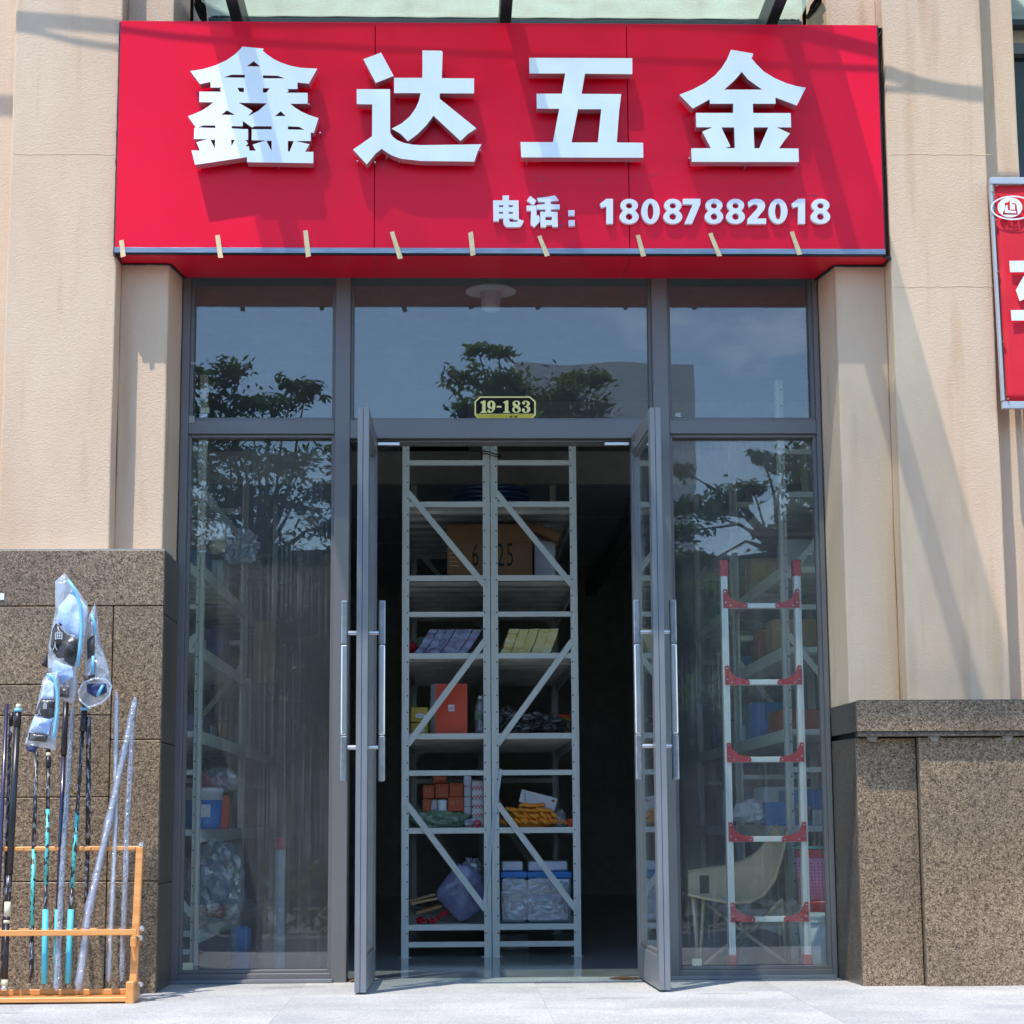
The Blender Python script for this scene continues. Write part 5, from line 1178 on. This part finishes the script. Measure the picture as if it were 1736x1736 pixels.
b = MB(); b.tube([P(1060 + x / 3.238, 1200 + y_ / 3.238, .72 if k < 9 else 1.22) for k, (x, y_) in enumerate(near)], .006, 6); b.build('hem', M['canvas'], CH)
b = MB(); b.tube([P(1060 + x / 3.238, 1200 + y_ / 3.238, 1.22) for x, y_ in far_], .006, 6).build('hem', M['canvas'], CH)
MB().box(PX(1186, 1490, .74), PX(1202, 1490, .74), .735, .74, PH(1190, 1515, .74), PH(1190, 1484, .74)).build('side_patch', M['ink'], CH)
cp = lambda x, y_, Y: P(1060 + x / 3.238, 1200 + y_ / 3.238, Y)
for (x0, y0, Y0, x1, y1, Y1) in ((400, 1380, .8, 372, 1040, .76), (410, 1380, .8, 430, 1050, .78), (440, 1440, .8, 860, 1060, 1.2), (885, 1440, .8, 430, 1065, 1.2), (905, 1430, .9, 880, 780, .8), (890, 1430, .9, 860, 1060, .8), (560, 1350, 1.2, 860, 1050, .8)):
    a, c_ = cp(x0, y0, Y0), cp(x1, y1, Y1); a.z = .012
    MB().tube([a, c_], .009, 8).build('leg_tube', M['chair_leg'], CH, smooth=True)
# baskets and bucket stacked at the right jamb
x = PX(1398, 1500, .55); Yb = .55
def ph(py_): return PH(1395, py_, Yb)
t = thing('white_bucket', 'grey white plastic bucket with lid ridges standing inside the right window', 'bucket', (x, Yb, 0))
z1 = ph(1545)
MB().lathe((x, Yb, .006), [(.105, 0), (.125, z1 - .045)], 40).build('bucket_body', M['greyblue'], t, smooth=True)
MB().lathe((x, Yb, z1 - .045), [(.132, 0), (.132, .008), (.127, .01), (.127, .02), (.134, .022), (.134, .034), (.128, .036), (.128, .045)], 40).build('rim', M['white_plastic'], t, smooth=False)
t = thing('red_basin', 'red plastic basin standing on the white bucket', 'basin', (x, Yb, z1), 'stacked baskets')
MB().lathe((x, Yb, z1 - .002), [(.095, 0), (.1, .03), (.118, .034), (.12, ph(1525) - z1)], 40).build('basin_body', M['redp'], t, smooth=True)
t = thing('pink_basket', 'pink basket with punched holes above the red basin', 'basket', (x, Yb, ph(1525)), 'stacked baskets')
zb0, zb1 = ph(1524), ph(1454)
MB().lathe((x, Yb, zb0), [(.118, 0), (.128, zb1 - zb0)], 48).build('basket_body', M['pink'], t, smooth=True)
b = MB()
for r in range(11):
    for k in range(48):
        a = 2 * pi * k / 48; rr = .1185 + .010 * (r / 11); z = zb0 + .012 + r * (zb1 - zb0 - .02) / 11
        c_ = V((x + rr * cos(a), Yb + rr * sin(a), z)); tx_ = V((-sin(a), cos(a), 0)) * .0038; uz = V((0, 0, .0042)); nn = V((cos(a), sin(a), 0)) * .0008
        b.add([c_ - tx_ - uz + nn, c_ + tx_ - uz + nn, c_ + tx_ + uz + nn, c_ - tx_ + uz + nn], [(0, 1, 2, 3)])
o = b.build('punched_holes', M['ladder_red'], t); o['kind'] = 'stuff'
t = thing('red_basket', 'red basket rim stacked over the pink basket', 'basket', (x, Yb, zb1), 'stacked baskets')
MB().lathe((x, Yb, zb1 + .001), [(.129, 0), (.129, .018), (.132, .02), (.132, .034), (.128, .036)], 40).build('basket_body', M['redp'], t)
t = thing('teal_basket', 'teal green basket rim topmost of the stack', 'basket', (x, Yb, zb1 + .037), 'stacked baskets')
MB().lathe((x, Yb, zb1 + .038), [(.126, 0), (.134, .004), (.134, .012), (.126, .014)], 40).build('basket_body', M['teal'], t)

# ------------------------------------------------------------------ fishing gear against the left plinth
YW = YG - .02
FR = thing('rod_stand', 'low varnished orange wooden rod stand in front of the left plinth', 'rod stand', (-1.7, -.9, 0))
yf, yb = -.92, -.76
xq = PX(229, 1600, -.84)
xe = -3.05
zt3, zt2 = PH(120, 1439, -.76), PH(120, 1580, yf)
p = P(241, 1436, -.78)
MB().box(xe, P(243, 1440, -.78).x, -.79, -.765, PH(230, 1442, -.78), PH(230, 1434, -.78)).build('top_rail', M['wood'], FR, .003)
# notches: small scalloped blocks on the rails
b = MB(); x = xe
while x < xq - .05:
    b.box(x, x + .045, -.797, -.785, PH(230, 1441, -.79), PH(230, 1435, -.79)); x += .085
b.build('notched_lip', M['wood'], FR, .002)
MB().box(xe, P(230, 1580, yf).x, yf + .02, yf + .034, PH(100, 1587, yf), PH(100, 1577, yf)).build('middle_rail', M['wood'], FR, .002)
MB().box(xe, P(230, 1580, yf).x, -.79, -.776, PH(100, 1587, yf), PH(100, 1577, yf)).build('middle_rail', M['wood'], FR, .002)
b = MB(); x = xe
while x < xq - .05:
    b.box(x, x + .03, yf + .035, -.791, PH(100, 1584, yf), PH(100, 1580, yf)); x += .085
b.build('notched_lip', M['wood'], FR, .001)
pe0, pe1 = P(225, 1690, -.83), P(238, 1436, -.77)
MB().add([(pe0.x - .012, -.86, .012), (pe0.x + .016, -.86, .012), (pe0.x + .016, -.825, .012), (pe0.x - .012, -.825, .012), (pe1.x - .012, -.8, pe1.z), (pe1.x + .014, -.8, pe1.z), (pe1.x + .014, -.768, pe1.z), (pe1.x - .012, -.768, pe1.z)],
         [(3, 2, 1, 0), (4, 5, 6, 7), (0, 1, 5, 4), (1, 2, 6, 5), (2, 3, 7, 6), (3, 0, 4, 7)]).build('end_post', M['wood'], FR, .003)
MB().box(P(219, 1600, yf).x, P(229, 1600, yf).x, yf + .02, -.79, PH(220, 1607, yf), PH(220, 1588, yf)).build('rail_bracket', M['wood'], FR, .004)
MB().box(xe, P(214, 1690, yf).x, yf, -.78, .012, .03).build('base_board', M['wood'], FR, .003)
MB().box(xe, P(214, 1690, yf).x, -.795, -.78, .03, .05).build('base_back', M['wood'], FR, .002)
MB().box(P(213, 1690, yf).x, P(227, 1690, yf).x, yf - .006, -.775, .004, PH(220, 1664, yf)).build('base_end', M['wood'], FR, .004)
for q in ((241, 1574), (238, 1590), (224, 1677), (238, 1669), (240, 1432)):
    p = P(*q, -.87); MB().lathe(p, [(.004, -.01), (.011, -.004), (.011, .004), (.004, .01)], 8).build('wing_nut', M['steel'], FR)
def rod(lbl, segs, r, cat='fishing rod', Y0=-.86, Y1=-.735, name='fishing_rod', first='rod_shaft'):
    """segs: (px, py, part, material, radius factor) bottom to top; every line starts a new section"""
    t = None; y_lo, y_hi = segs[0][1], segs[-1][1]
    pts = []
    for px_, py_, *rest in segs:
        u = (y_lo - py_) / (y_lo - y_hi); pts.append((P(px_, py_, Y0 + (Y1 - Y0) * u), rest))
    t = thing(name, lbl, cat, tuple(pts[0][0]))
    for i in range(len(pts) - 1):
        nm, m_, rf = pts[i][1]
        MB().tube([pts[i][0], pts[i + 1][0]], [r * rf, r * rf * (.97)], 12).build(nm, M[m_], t, smooth=True)
    return t
E_ = ('end', 'black', 1)
rod('thin dark navy rod leaning at the left edge', [(-10, 1676, 'shaft', 'navy', 1), (11.5, 1193, *E_)], .008)
rod('rod with grey striped wrap just right of the thin navy rod', [(3, 1660, 'shaft', 'rod_grey', 1), (18, 1230, 'tip', 'black', 1.2), (20, 1207, *E_)], .007, Y0=-.81, Y1=-.72)
rod('thick black rod with cream bands near its foot', [(7, 1680, 'foot_cap', 'steel', 1.15), (7.5, 1672, 'grip', 'cream', 1.1), (8, 1661, 'grip', 'black', 1.05), (11, 1566, 'band', 'cream', 1.1), (11.5, 1560, 'band', 'black', 1.1), (12, 1554, 'band', 'cream', 1.1), (13, 1529, 'shaft', 'rod_grey', 1.02), (16, 1482, 'shaft', 'black', 1.15), (29, 1232, 'joint', 'black', 1.25), (30.5, 1207, 'joint', 'tube_blue', 1.4), (31, 1202, 'tip', 'cream', .9), (31.5, 1194, *E_)], .0115)
rod('black net handle with teal print, holding the small clear net bag', [(53, 1667, 'grip', 'rod_grey', 1.05), (54, 1570, 'print_band', 'teal_print', 1.0), (57, 1440, 'shaft', 'rod_grey', .9), (62, 1275, *E_)], .009, name='landing_net')
rod('black net handle with teal print and bright cyan grip, left one', [(75, 1668, 'grip', 'cyan', 1.35), (77, 1542, 'shaft', 'rod_grey', .8), (78, 1500, 'print_band', 'teal_print', 1), (81, 1372, 'shaft', 'rod_grey', .9), (82, 1300, 'joint', 'black', 1.2), (82, 1283, 'joint', 'cream', 1), (82, 1276, 'joint', 'black', 1), (82, 1265, *E_)], .0088, name='landing_net')
rod('dark purple net handle with cyan grip hidden behind a clear sleeve', [(95, 1666, 'grip', 'cyan', 1.35), (98, 1542, 'shaft', 'navy', 1), (108, 1280, 'joint', 'black', 1.3), (112, 1190, *E_)], .0088, name='landing_net', Y0=-.84)
rod('black net handle with teal print and cyan grip, right one', [(115, 1667, 'grip', 'cyan', 1.35), (120, 1542, 'shaft', 'rod_grey', .8), (122, 1505, 'print_band', 'teal_print', 1), (131, 1375, 'shaft', 'rod_grey', .9), (140, 1240, 'joint', 'black', 1.4), (143, 1205, 'joint', 'tube_blue', 1.6), (143, 1200, 'joint', 'black', 1), (144, 1175, *E_)], .0088, name='landing_net')
rod('black and grey wrapped rod behind the right net bag', [(145, 1560, 'shaft', 'rod_grey', .8), (149, 1430, 'shaft', 'rod_grey', 1), (150, 1290, 'shaft', 'rod_grey', 1), (150, 1215, *E_)], .010, Y0=-.78, Y1=-.74)
def sleeve(lbl, pts, w0, w1, m_, name='sleeved_rod', core=None, Y0=-.885, Y1=-.735, cap=None):
    y_lo, y_hi = pts[0][1], pts[-1][1]; out = []; rr = []
    n = 46; segs = len(pts) - 1
    for i in range(n + 1):
        u = i / n * segs; k = min(int(u), segs - 1); f = u - k
        px_ = pts[k][0] + (pts[k + 1][0] - pts[k][0]) * f; py_ = pts[k][1] + (pts[k + 1][1] - pts[k][1]) * f
        v_ = (y_lo - py_) / (y_lo - y_hi); out.append(P(px_ + .8 * noise.noise(V((i * .6, py_, 3))), py_, Y0 + (Y1 - Y0) * v_))
        w_ = (w0 + (w1 - w0) * v_); rr.append(w_ * (1 + .34 * noise.noise(V((i * 1.3, w0 * 90, 1)))) * (1 if 0 < i < n else .5))
    t = thing(name, lbl, 'sleeved rod', tuple(out[0]))
    if core: MB().tube(out[1:-1], core[1], 10).build('rod_core', M[core[0]], t, smooth=True)
    MB().tube(out, rr, 12, cap=False).build('plastic_sleeve', M[m_], t, smooth=True)
    return t
sleeve('clear plastic sleeve over a dark rod in the middle of the stand', [(96, 1679), (101, 1560), (110, 1400), (124, 1195)], .0125, .0095, 'sleeve', core=('rod_grey', .0065))
sleeve('purple grey plastic sleeved rod leaning furthest to the right', [(133, 1679), (150, 1545), (185, 1390), (205, 1300), (230, 1182)], .016, .0135, 'sleeve2', core=('greyblue', .008))
sleeve('clear empty looking sleeve standing upright second from the right', [(184, 1664), (190, 1530), (196, 1400), (197, 1173)], .0105, .0105, 'sleeve', core=('deck', .005), Y0=-.83, Y1=-.74)
t = sleeve('clear sleeved rod with a white middle section, rightmost in the stand', [(206, 1664), (213, 1480), (215, 1400), (221, 1300), (225, 1195)], .011, .0115, 'sleeve', core=('rod_grey', .006), Y0=-.83, Y1=-.74)
MB().tube([P(213, 1487, -.79), P(215, 1440, -.785)], .0085, 10).build('white_section', M['white'], t)

# landing nets in printed film bags
def netbag(lbl, poly, th, parts, rim, Y=-.86, seed=1):
    ft = lambda x, y_, Y_: P(x / 4.34, 900 + y_ / 4.34, Y_)
    t = thing('net_bag', lbl, 'net bag', tuple(ft(*poly[0], Y)))
    def pillow(pl, m_, nm, dY, thk, amp):
        n0 = len(pl); sub = 5; pts = []
        for j in range(n0):
            for k in range(sub):
                u = k / sub; a = V(pl[j]); b_ = V(pl[(j + 1) % n0]); pts.append(a.lerp(b_, u))
        c = sum(pts, V((0, 0))) / len(pts); N = len(pts); b = MB(); rings = 6
        for sgn in (1, -1):
            for r in range(rings):
                s_ = 1 - (r / rings) ** 1.5
                for j, q in enumerate(pts):
                    w2 = c + (q - c) * s_
                    off = -(sgn) * thk * (1 - s_ ** 2.2) ** .6
                    p = ft(w2.x, w2.y, Y + dY + off + (amp * noise.noise(V((w2.x * .016, w2.y * .011, seed + sgn * 2))) if r else 0))
                    b.v.append(p)
            b.v.append(ft(c.x, c.y, Y + dY - sgn * thk))
        K = rings * N + 1
        for h in (0, 1):
            o_ = h * K
            for r in range(rings - 1):
                for j in range(N):
                    f = [o_ + r * N + j, o_ + r * N + (j + 1) % N, o_ + (r + 1) * N + (j + 1) % N, o_ + (r + 1) * N + j]
                    b.f.append(f if h else f[::-1]); b.m.append(0)
            for j in range(N): b.f.append([o_ + (rings - 1) * N + j, o_ + (rings - 1) * N + (j + 1) % N, o_ + rings * N]); b.m.append(0)
        return b.build(nm, M[m_], t, smooth=True, fix=True)
    pillow(poly, 'bagfilm', 'film_bag', 0, th, .02)
    for nm, m_, pl, dY, tk in parts: pillow(pl, m_, nm, dY, tk, .012)
    for rp in rim:
        MB().tube([ft(x, y_, Y - th - .012) for x, y_ in rp], .006, 8).build('net_rim', M['tube_blue'], t, smooth=True)
    return t, ft
t, ft = netbag('large clear net bag with black print and sky blue rim, topmost of the fishing gear',
    [(405, 370), (475, 310), (540, 390), (645, 540), (645, 700), (610, 900), (560, 1060), (575, 1130), (545, 1275), (440, 1240), (430, 1140), (350, 1040), (355, 850), (405, 600)], .03,
    [('blue_net', 'bag_blue', [(430, 560), (540, 430), (640, 560), (600, 800), (480, 740), (415, 660)], -.026, .014),
     ('printed_patch', 'bag_black', [(412, 680), (480, 745), (575, 800), (570, 900), (545, 1000), (420, 935), (370, 850), (385, 730)], -.026, .014),
     ('blue_net', 'bag_blue', [(395, 945), (530, 1000), (540, 1080), (450, 1130), (380, 1040)], -.026, .014),
     ('printed_patch', 'bag_black', [(440, 1145), (510, 1150), (510, 1228), (440, 1222)], -.026, .014),
     ('tail_patch', 'bag_black', [(350, 880), (350, 1010), (300, 990)], .02, .008)],
    [[(500, 360), (555, 440), (590, 540), (600, 700), (590, 850), (570, 1000)]], Y=-.84, seed=2)
for (s_, x0, y0, x1, y1) in (('曲', 405, 800, 460, 735), ('人', 385, 880, 425, 815), ('S', 390, 1000, 430, 950)):
    a, b_ = ft(x0, y0, -.895), ft(x1, y1, -.895); text('film_print', s_, a.x, b_.x, a.z, b_.z, -.8965, -.8955, M['white_box'], t)
netbag('clear net bag with round open mouth hanging behind the large one, on the right',
    [(700, 530), (712, 600), (735, 800), (800, 1000), (822, 1130), (780, 1240), (655, 1305), (585, 1240), (580, 1180), (615, 1080), (630, 780), (655, 620)], .028,
    [('printed_patch', 'bag_black', [(640, 800), (695, 760), (695, 915), (640, 950)], -.026, .014),
     ('printed_patch', 'bag_black', [(612, 1065), (700, 1055), (700, 1100), (630, 1120)], -.026, .014),
     ('net', 'net_navy', [(640, 1130), (780, 1120), (790, 1190), (700, 1222), (640, 1190)], -.026, .014)],
    [[(670, 610), (695, 680), (698, 760)], [(685, 920), (680, 1050)], [(760, 1130), (715, 1215)]], Y=-.80, seed=5)
b = MB(); ftq = lambda x, y_, Y_: P(x / 4.34, 900 + y_ / 4.34, Y_)
b.tube([ftq(x, y_, -.85) for x, y_ in ((585, 1240), (580, 1180), (610, 1120), (700, 1085), (780, 1095), (820, 1140), (805, 1210), (750, 1265), (650, 1300), (600, 1260), (585, 1240))], .004, 6)
tag(b.build('bag_mouth_ring', M['bagfilm'], smooth=True), 'pale ring at the open mouth of the right net bag', 'ring')
t, ft = netbag('small clear net bag with black print and blue rim, lowest of the fishing gear',
    [(310, 1100), (345, 1055), (430, 1030), (440, 1150), (435, 1400), (410, 1615), (350, 1600), (180, 1570), (215, 1450), (260, 1340), (290, 1200)], .025,
    [('blue_net', 'bag_blue', [(320, 1110), (370, 1070), (405, 1130), (400, 1240), (300, 1240)], -.026, .014),
     ('printed_patch', 'bag_black', [(300, 1240), (408, 1242), (395, 1370), (345, 1385), (255, 1345)], -.026, .014),
     ('blue_net', 'bag_blue', [(250, 1365), (385, 1385), (355, 1500), (215, 1480)], -.026, .014),
     ('printed_patch', 'bag_black', [(215, 1485), (352, 1500), (340, 1555), (205, 1540)], -.026, .014),
     ('net', 'net_navy', [(190, 1580), (285, 1590), (250, 1635), (200, 1620)], -.006, .02)],
    [[(345, 1055), (395, 1080), (420, 1180), (422, 1320), (400, 1480), (385, 1530)]], Y=-.90, seed=8)
for (s_, x0, y0, x1, y1) in (('曲', 318, 1310, 345, 1262), ('人', 275, 1355, 302, 1312)):
    a, b_ = ft(x0, y0, -.95), ft(x1, y1, -.95); text('film_print', s_, a.x, b_.x, a.z, b_.z, -.951, -.950, M['white_box'], t)
tag(patch('paper_tag', 0, 1006, 7, 1017, YG - .003, M['white'], None, .002), 'white paper tag stuck on the granite at the left edge', 'tag')

# ------------------------------------------------------------------ what the glass mirrors: trees, hedge and buildings across the street
def tree(lbl, base, clusters, m_leaf, lsize=.048, n=330, seed=1, name='street_tree', group='street trees mirrored in the glass'):
    rg = random.Random(seed); t = thing(name, lbl, 'tree', base, group)
    base = V(base); tips = [V(c) for c, r in clusters]; ctr = sum(tips, V((0, 0, 0))) / len(tips)
    fork = V((base.x + (ctr.x - base.x) * .6, base.y, min(c.z for c in tips) + .15))
    b = MB(); b.tube([base, base.lerp(fork, .5) + V((.05, 0, 0)), fork], [.14, .11, .09], 8)
    for c in tips:
        mid = fork.lerp(c, .5) + V((rg.uniform(-.15, .15), rg.uniform(-.15, .15), rg.uniform(-.1, .25)))
        b.tube([fork, mid, c], [.045, .016, .006], 6)
    b.build('trunk', M['bark'], t, smooth=True)
    b = MB()
    for c, r in clusters:
        c = V(c)
        tw = []
        for k in range(13):
            d = V((rg.uniform(-1, 1), rg.uniform(-1, 1), rg.uniform(-.45, .75))).normalized(); e_ = c + V((d.x * r * 1.25, d.y * r, d.z * r * .7)) * rg.uniform(.6, 1.1); tw.append(e_)
            b.tube([c, e_], [.008, .003], 4, cap=False)
        for i in range(int(n * r / .4)):
            e_ = rg.choice(tw); u = rg.uniform(.25, 1.05); s_ = r * .24
            p = c.lerp(e_, u) + V((rg.gauss(0, s_), rg.gauss(0, s_), rg.gauss(0, s_ * .7)))
            a = Euler((rg.uniform(-1, 1), rg.uniform(-1, 1), rg.uniform(0, 6.28))).to_matrix(); l_ = lsize * rg.uniform(.7, 1.4)
            q = [a @ V(v_) for v_ in ((-l_, 0, 0), (0, -l_ * .45, .1 * l_), (l_, 0, 0), (0, l_ * .45, .1 * l_))]
            b.add([p + v_ for v_ in q], [(0, 1, 2, 3)])
    b.build('crown', m_leaf, t)
    return t
L1 = 13.0
cl = lambda lst, d, r=.42: [(PM(x, y_, d + random.Random(x * y_).uniform(-.7, .7)), r * k) for x, y_, k in lst]
tree('tree mirrored in the left window, with loose crown', (PM(420, 1500, L1).x, -L1, -.95), cl([(360, 640, .8), (395, 625, .5), (350, 690, .9), (430, 690, .5), (470, 690, .8), (520, 665, .45), (500, 655, .4), (390, 770, 1), (340, 800, 1), (450, 790, .9), (520, 780, .9), (420, 850, 1.1), (340, 870, 1), (490, 860, 1), (540, 830, .8), (370, 930, 1), (450, 930, 1), (560, 900, .7), (500, 960, 1.1), (400, 980, 1.2)], L1), M['leaf'], seed=2)
tree('tree mirrored behind the number plate in the middle transom', (PM(840, 1500, 13.5).x, -13.5, -.95), cl([(810, 592, .4), (850, 598, .4), (790, 640, .6), (830, 660, .8), (870, 650, .7), (800, 690, .6), (900, 680, .9), (950, 670, .8), (990, 645, .7), (1015, 640, .4), (930, 710, .9), (1000, 700, .7), (860, 720, 1), (1040, 720, .5), (900, 790, 1), (980, 790, 1), (1050, 760, .7)], 13.5), M['leaf2'], seed=4)
tree('tree mirrored in the right window, with drooping dark sprays', (PM(1420, 1500, 12).x, -12, -.95), cl([(1365, 770, .7), (1330, 790, .6), (1290, 775, .35), (1375, 810, .7), (1355, 835, .6), (1160, 800, .35), (1160, 860, .5), (1200, 865, .6), (1240, 850, .6), (1275, 830, .35), (1160, 900, .5), (1330, 890, .5), (1370, 900, .8), (1300, 900, .3), (1370, 870, .6), (1150, 950, .6), (1190, 950, .5), (1360, 930, .7), (1320, 910, .5)], 12), M['leaf'], seed=6)
rgt = random.Random(44)
for i in range(7):
    px_ = 250 + i * 190; d = 19 + (i % 3) * 1.6
    tree(['bushy roadside tree mirrored at the far left', 'bushy roadside tree mirrored in the left window', 'bushy roadside tree mirrored near the left door', 'bushy roadside tree mirrored in the doorway glass', 'bushy roadside tree mirrored near the right door', 'bushy roadside tree mirrored beside the ladder', 'bushy roadside tree mirrored at the far right'][i],
         (PM(px_, 1500, d).x, -d, -.95), cl([(px_ + rgt.uniform(-85, 85), int(rgt.uniform(985, 1290)), 1.5) for k in range(11)], d, .55), M['leaf'] if i % 2 else M['leaf2'], .085, 300, seed=20 + i, name='roadside_tree', group='roadside trees across the street')
# hedge in planters
b = MB(); rg = random.Random(31)
for i in range(9000):
    p = V((rg.uniform(-14, 16), rg.uniform(-16.2, -15.2), rg.uniform(-.7, .15) )); a = Euler((rg.uniform(-1, 1), rg.uniform(-1, 1), rg.uniform(0, 6.28))).to_matrix(); l_ = rg.uniform(.05, .11)
    b.add([p + a @ V(v_) for v_ in ((-l_, 0, 0), (0, -l_ * .5, 0), (l_, 0, 0), (0, l_ * .5, 0))], [(0, 1, 2, 3)])
o = tag(b.build('hedge', M['leaf']), 'clipped green hedge along the far pavement, mirrored in the windows', 'hedge'); o['kind'] = 'stuff'
tag(MB().box(-14.2, 16.2, -16.4, -15.0, -.95, -.62).build('planter', M['sidewalk'], None, .02), 'long low concrete planter under the hedge', 'planter')
# buildings opposite
def block(lbl, x0, x1, y0, y1, h, m_, wm='dark_glass', floors=3, bays=4, name='far_building', shop=False):
    t = thing(name, lbl, 'building', ((x0 + x1) / 2, y1, -.95), 'buildings across the street')
    MB().box(x0, x1, y0, y1, -.95, h).build('wall', M[m_], t)
    if bays: MB().box(x0 - .2, x1 + .2, y0 - .2, y1 + .2, h, h + .35).build('parapet', M[m_], t)
    fh = (h + .95) / floors; bw = (x1 - x0) / max(1, bays)
    for f in range(floors):
        for k in range(bays):
            xa_ = x0 + bw * (k + .18); za_ = -.95 + fh * (f + .3)
            wn = MB().box(xa_, xa_ + bw * .64, y1 + .01, y1 + .06, za_, za_ + fh * .5).build('window', M['frame'], t)
            MB().box(xa_ + .08, xa_ + bw * .64 - .08, y1 + .061, y1 + .07, za_ + .08, za_ + fh * .5 - .08).build('pane', M[wm], wn)
    return t
h1 = PM(1000, 613, 52).z
block('pale plain tower block mirrored in the middle and right transoms', PM(880, 900, 52).x, PM(1182, 900, 52).x, -62, -52, h1, 'pale_wall', floors=6, bays=0)
h2 = PM(700, 965, 34).z
block('long dark brown shop row across the street', PM(-500, 900, 34).x, PM(2400, 900, 34).x, -44, -34, h2, 'brown_wall', floors=2, bays=14)
p = PM(425, 1003, 33.9)
FS = thing('far_shop_sign', 'dark fascia with slanted pale script across the street, mirrored in the left window', 'sign', tuple(p))
a_, c_ = PM(345, 1035, 33.9), PM(560, 975, 33.9)
MB().box(a_.x, c_.x, -33.9, -33.8, a_.z, c_.z).build('fascia', M['brown_wall'], FS)

rg = random.Random(77); n = 17
for i in range(n):
    xx = a_.x + (c_.x - a_.x) * (i + .6) / (n + .6); h = (c_.z - a_.z) * (.75 if i in (3, 9, 10, 14) else .45)
    z0 = a_.z + (c_.z - a_.z) * .15
    MB().bar((xx, -33.78, z0), (xx - .12 * h / .5, -33.78, z0 + h), .05, .07, (0, 1, 0)).build('script_stroke', M['white'], FS)
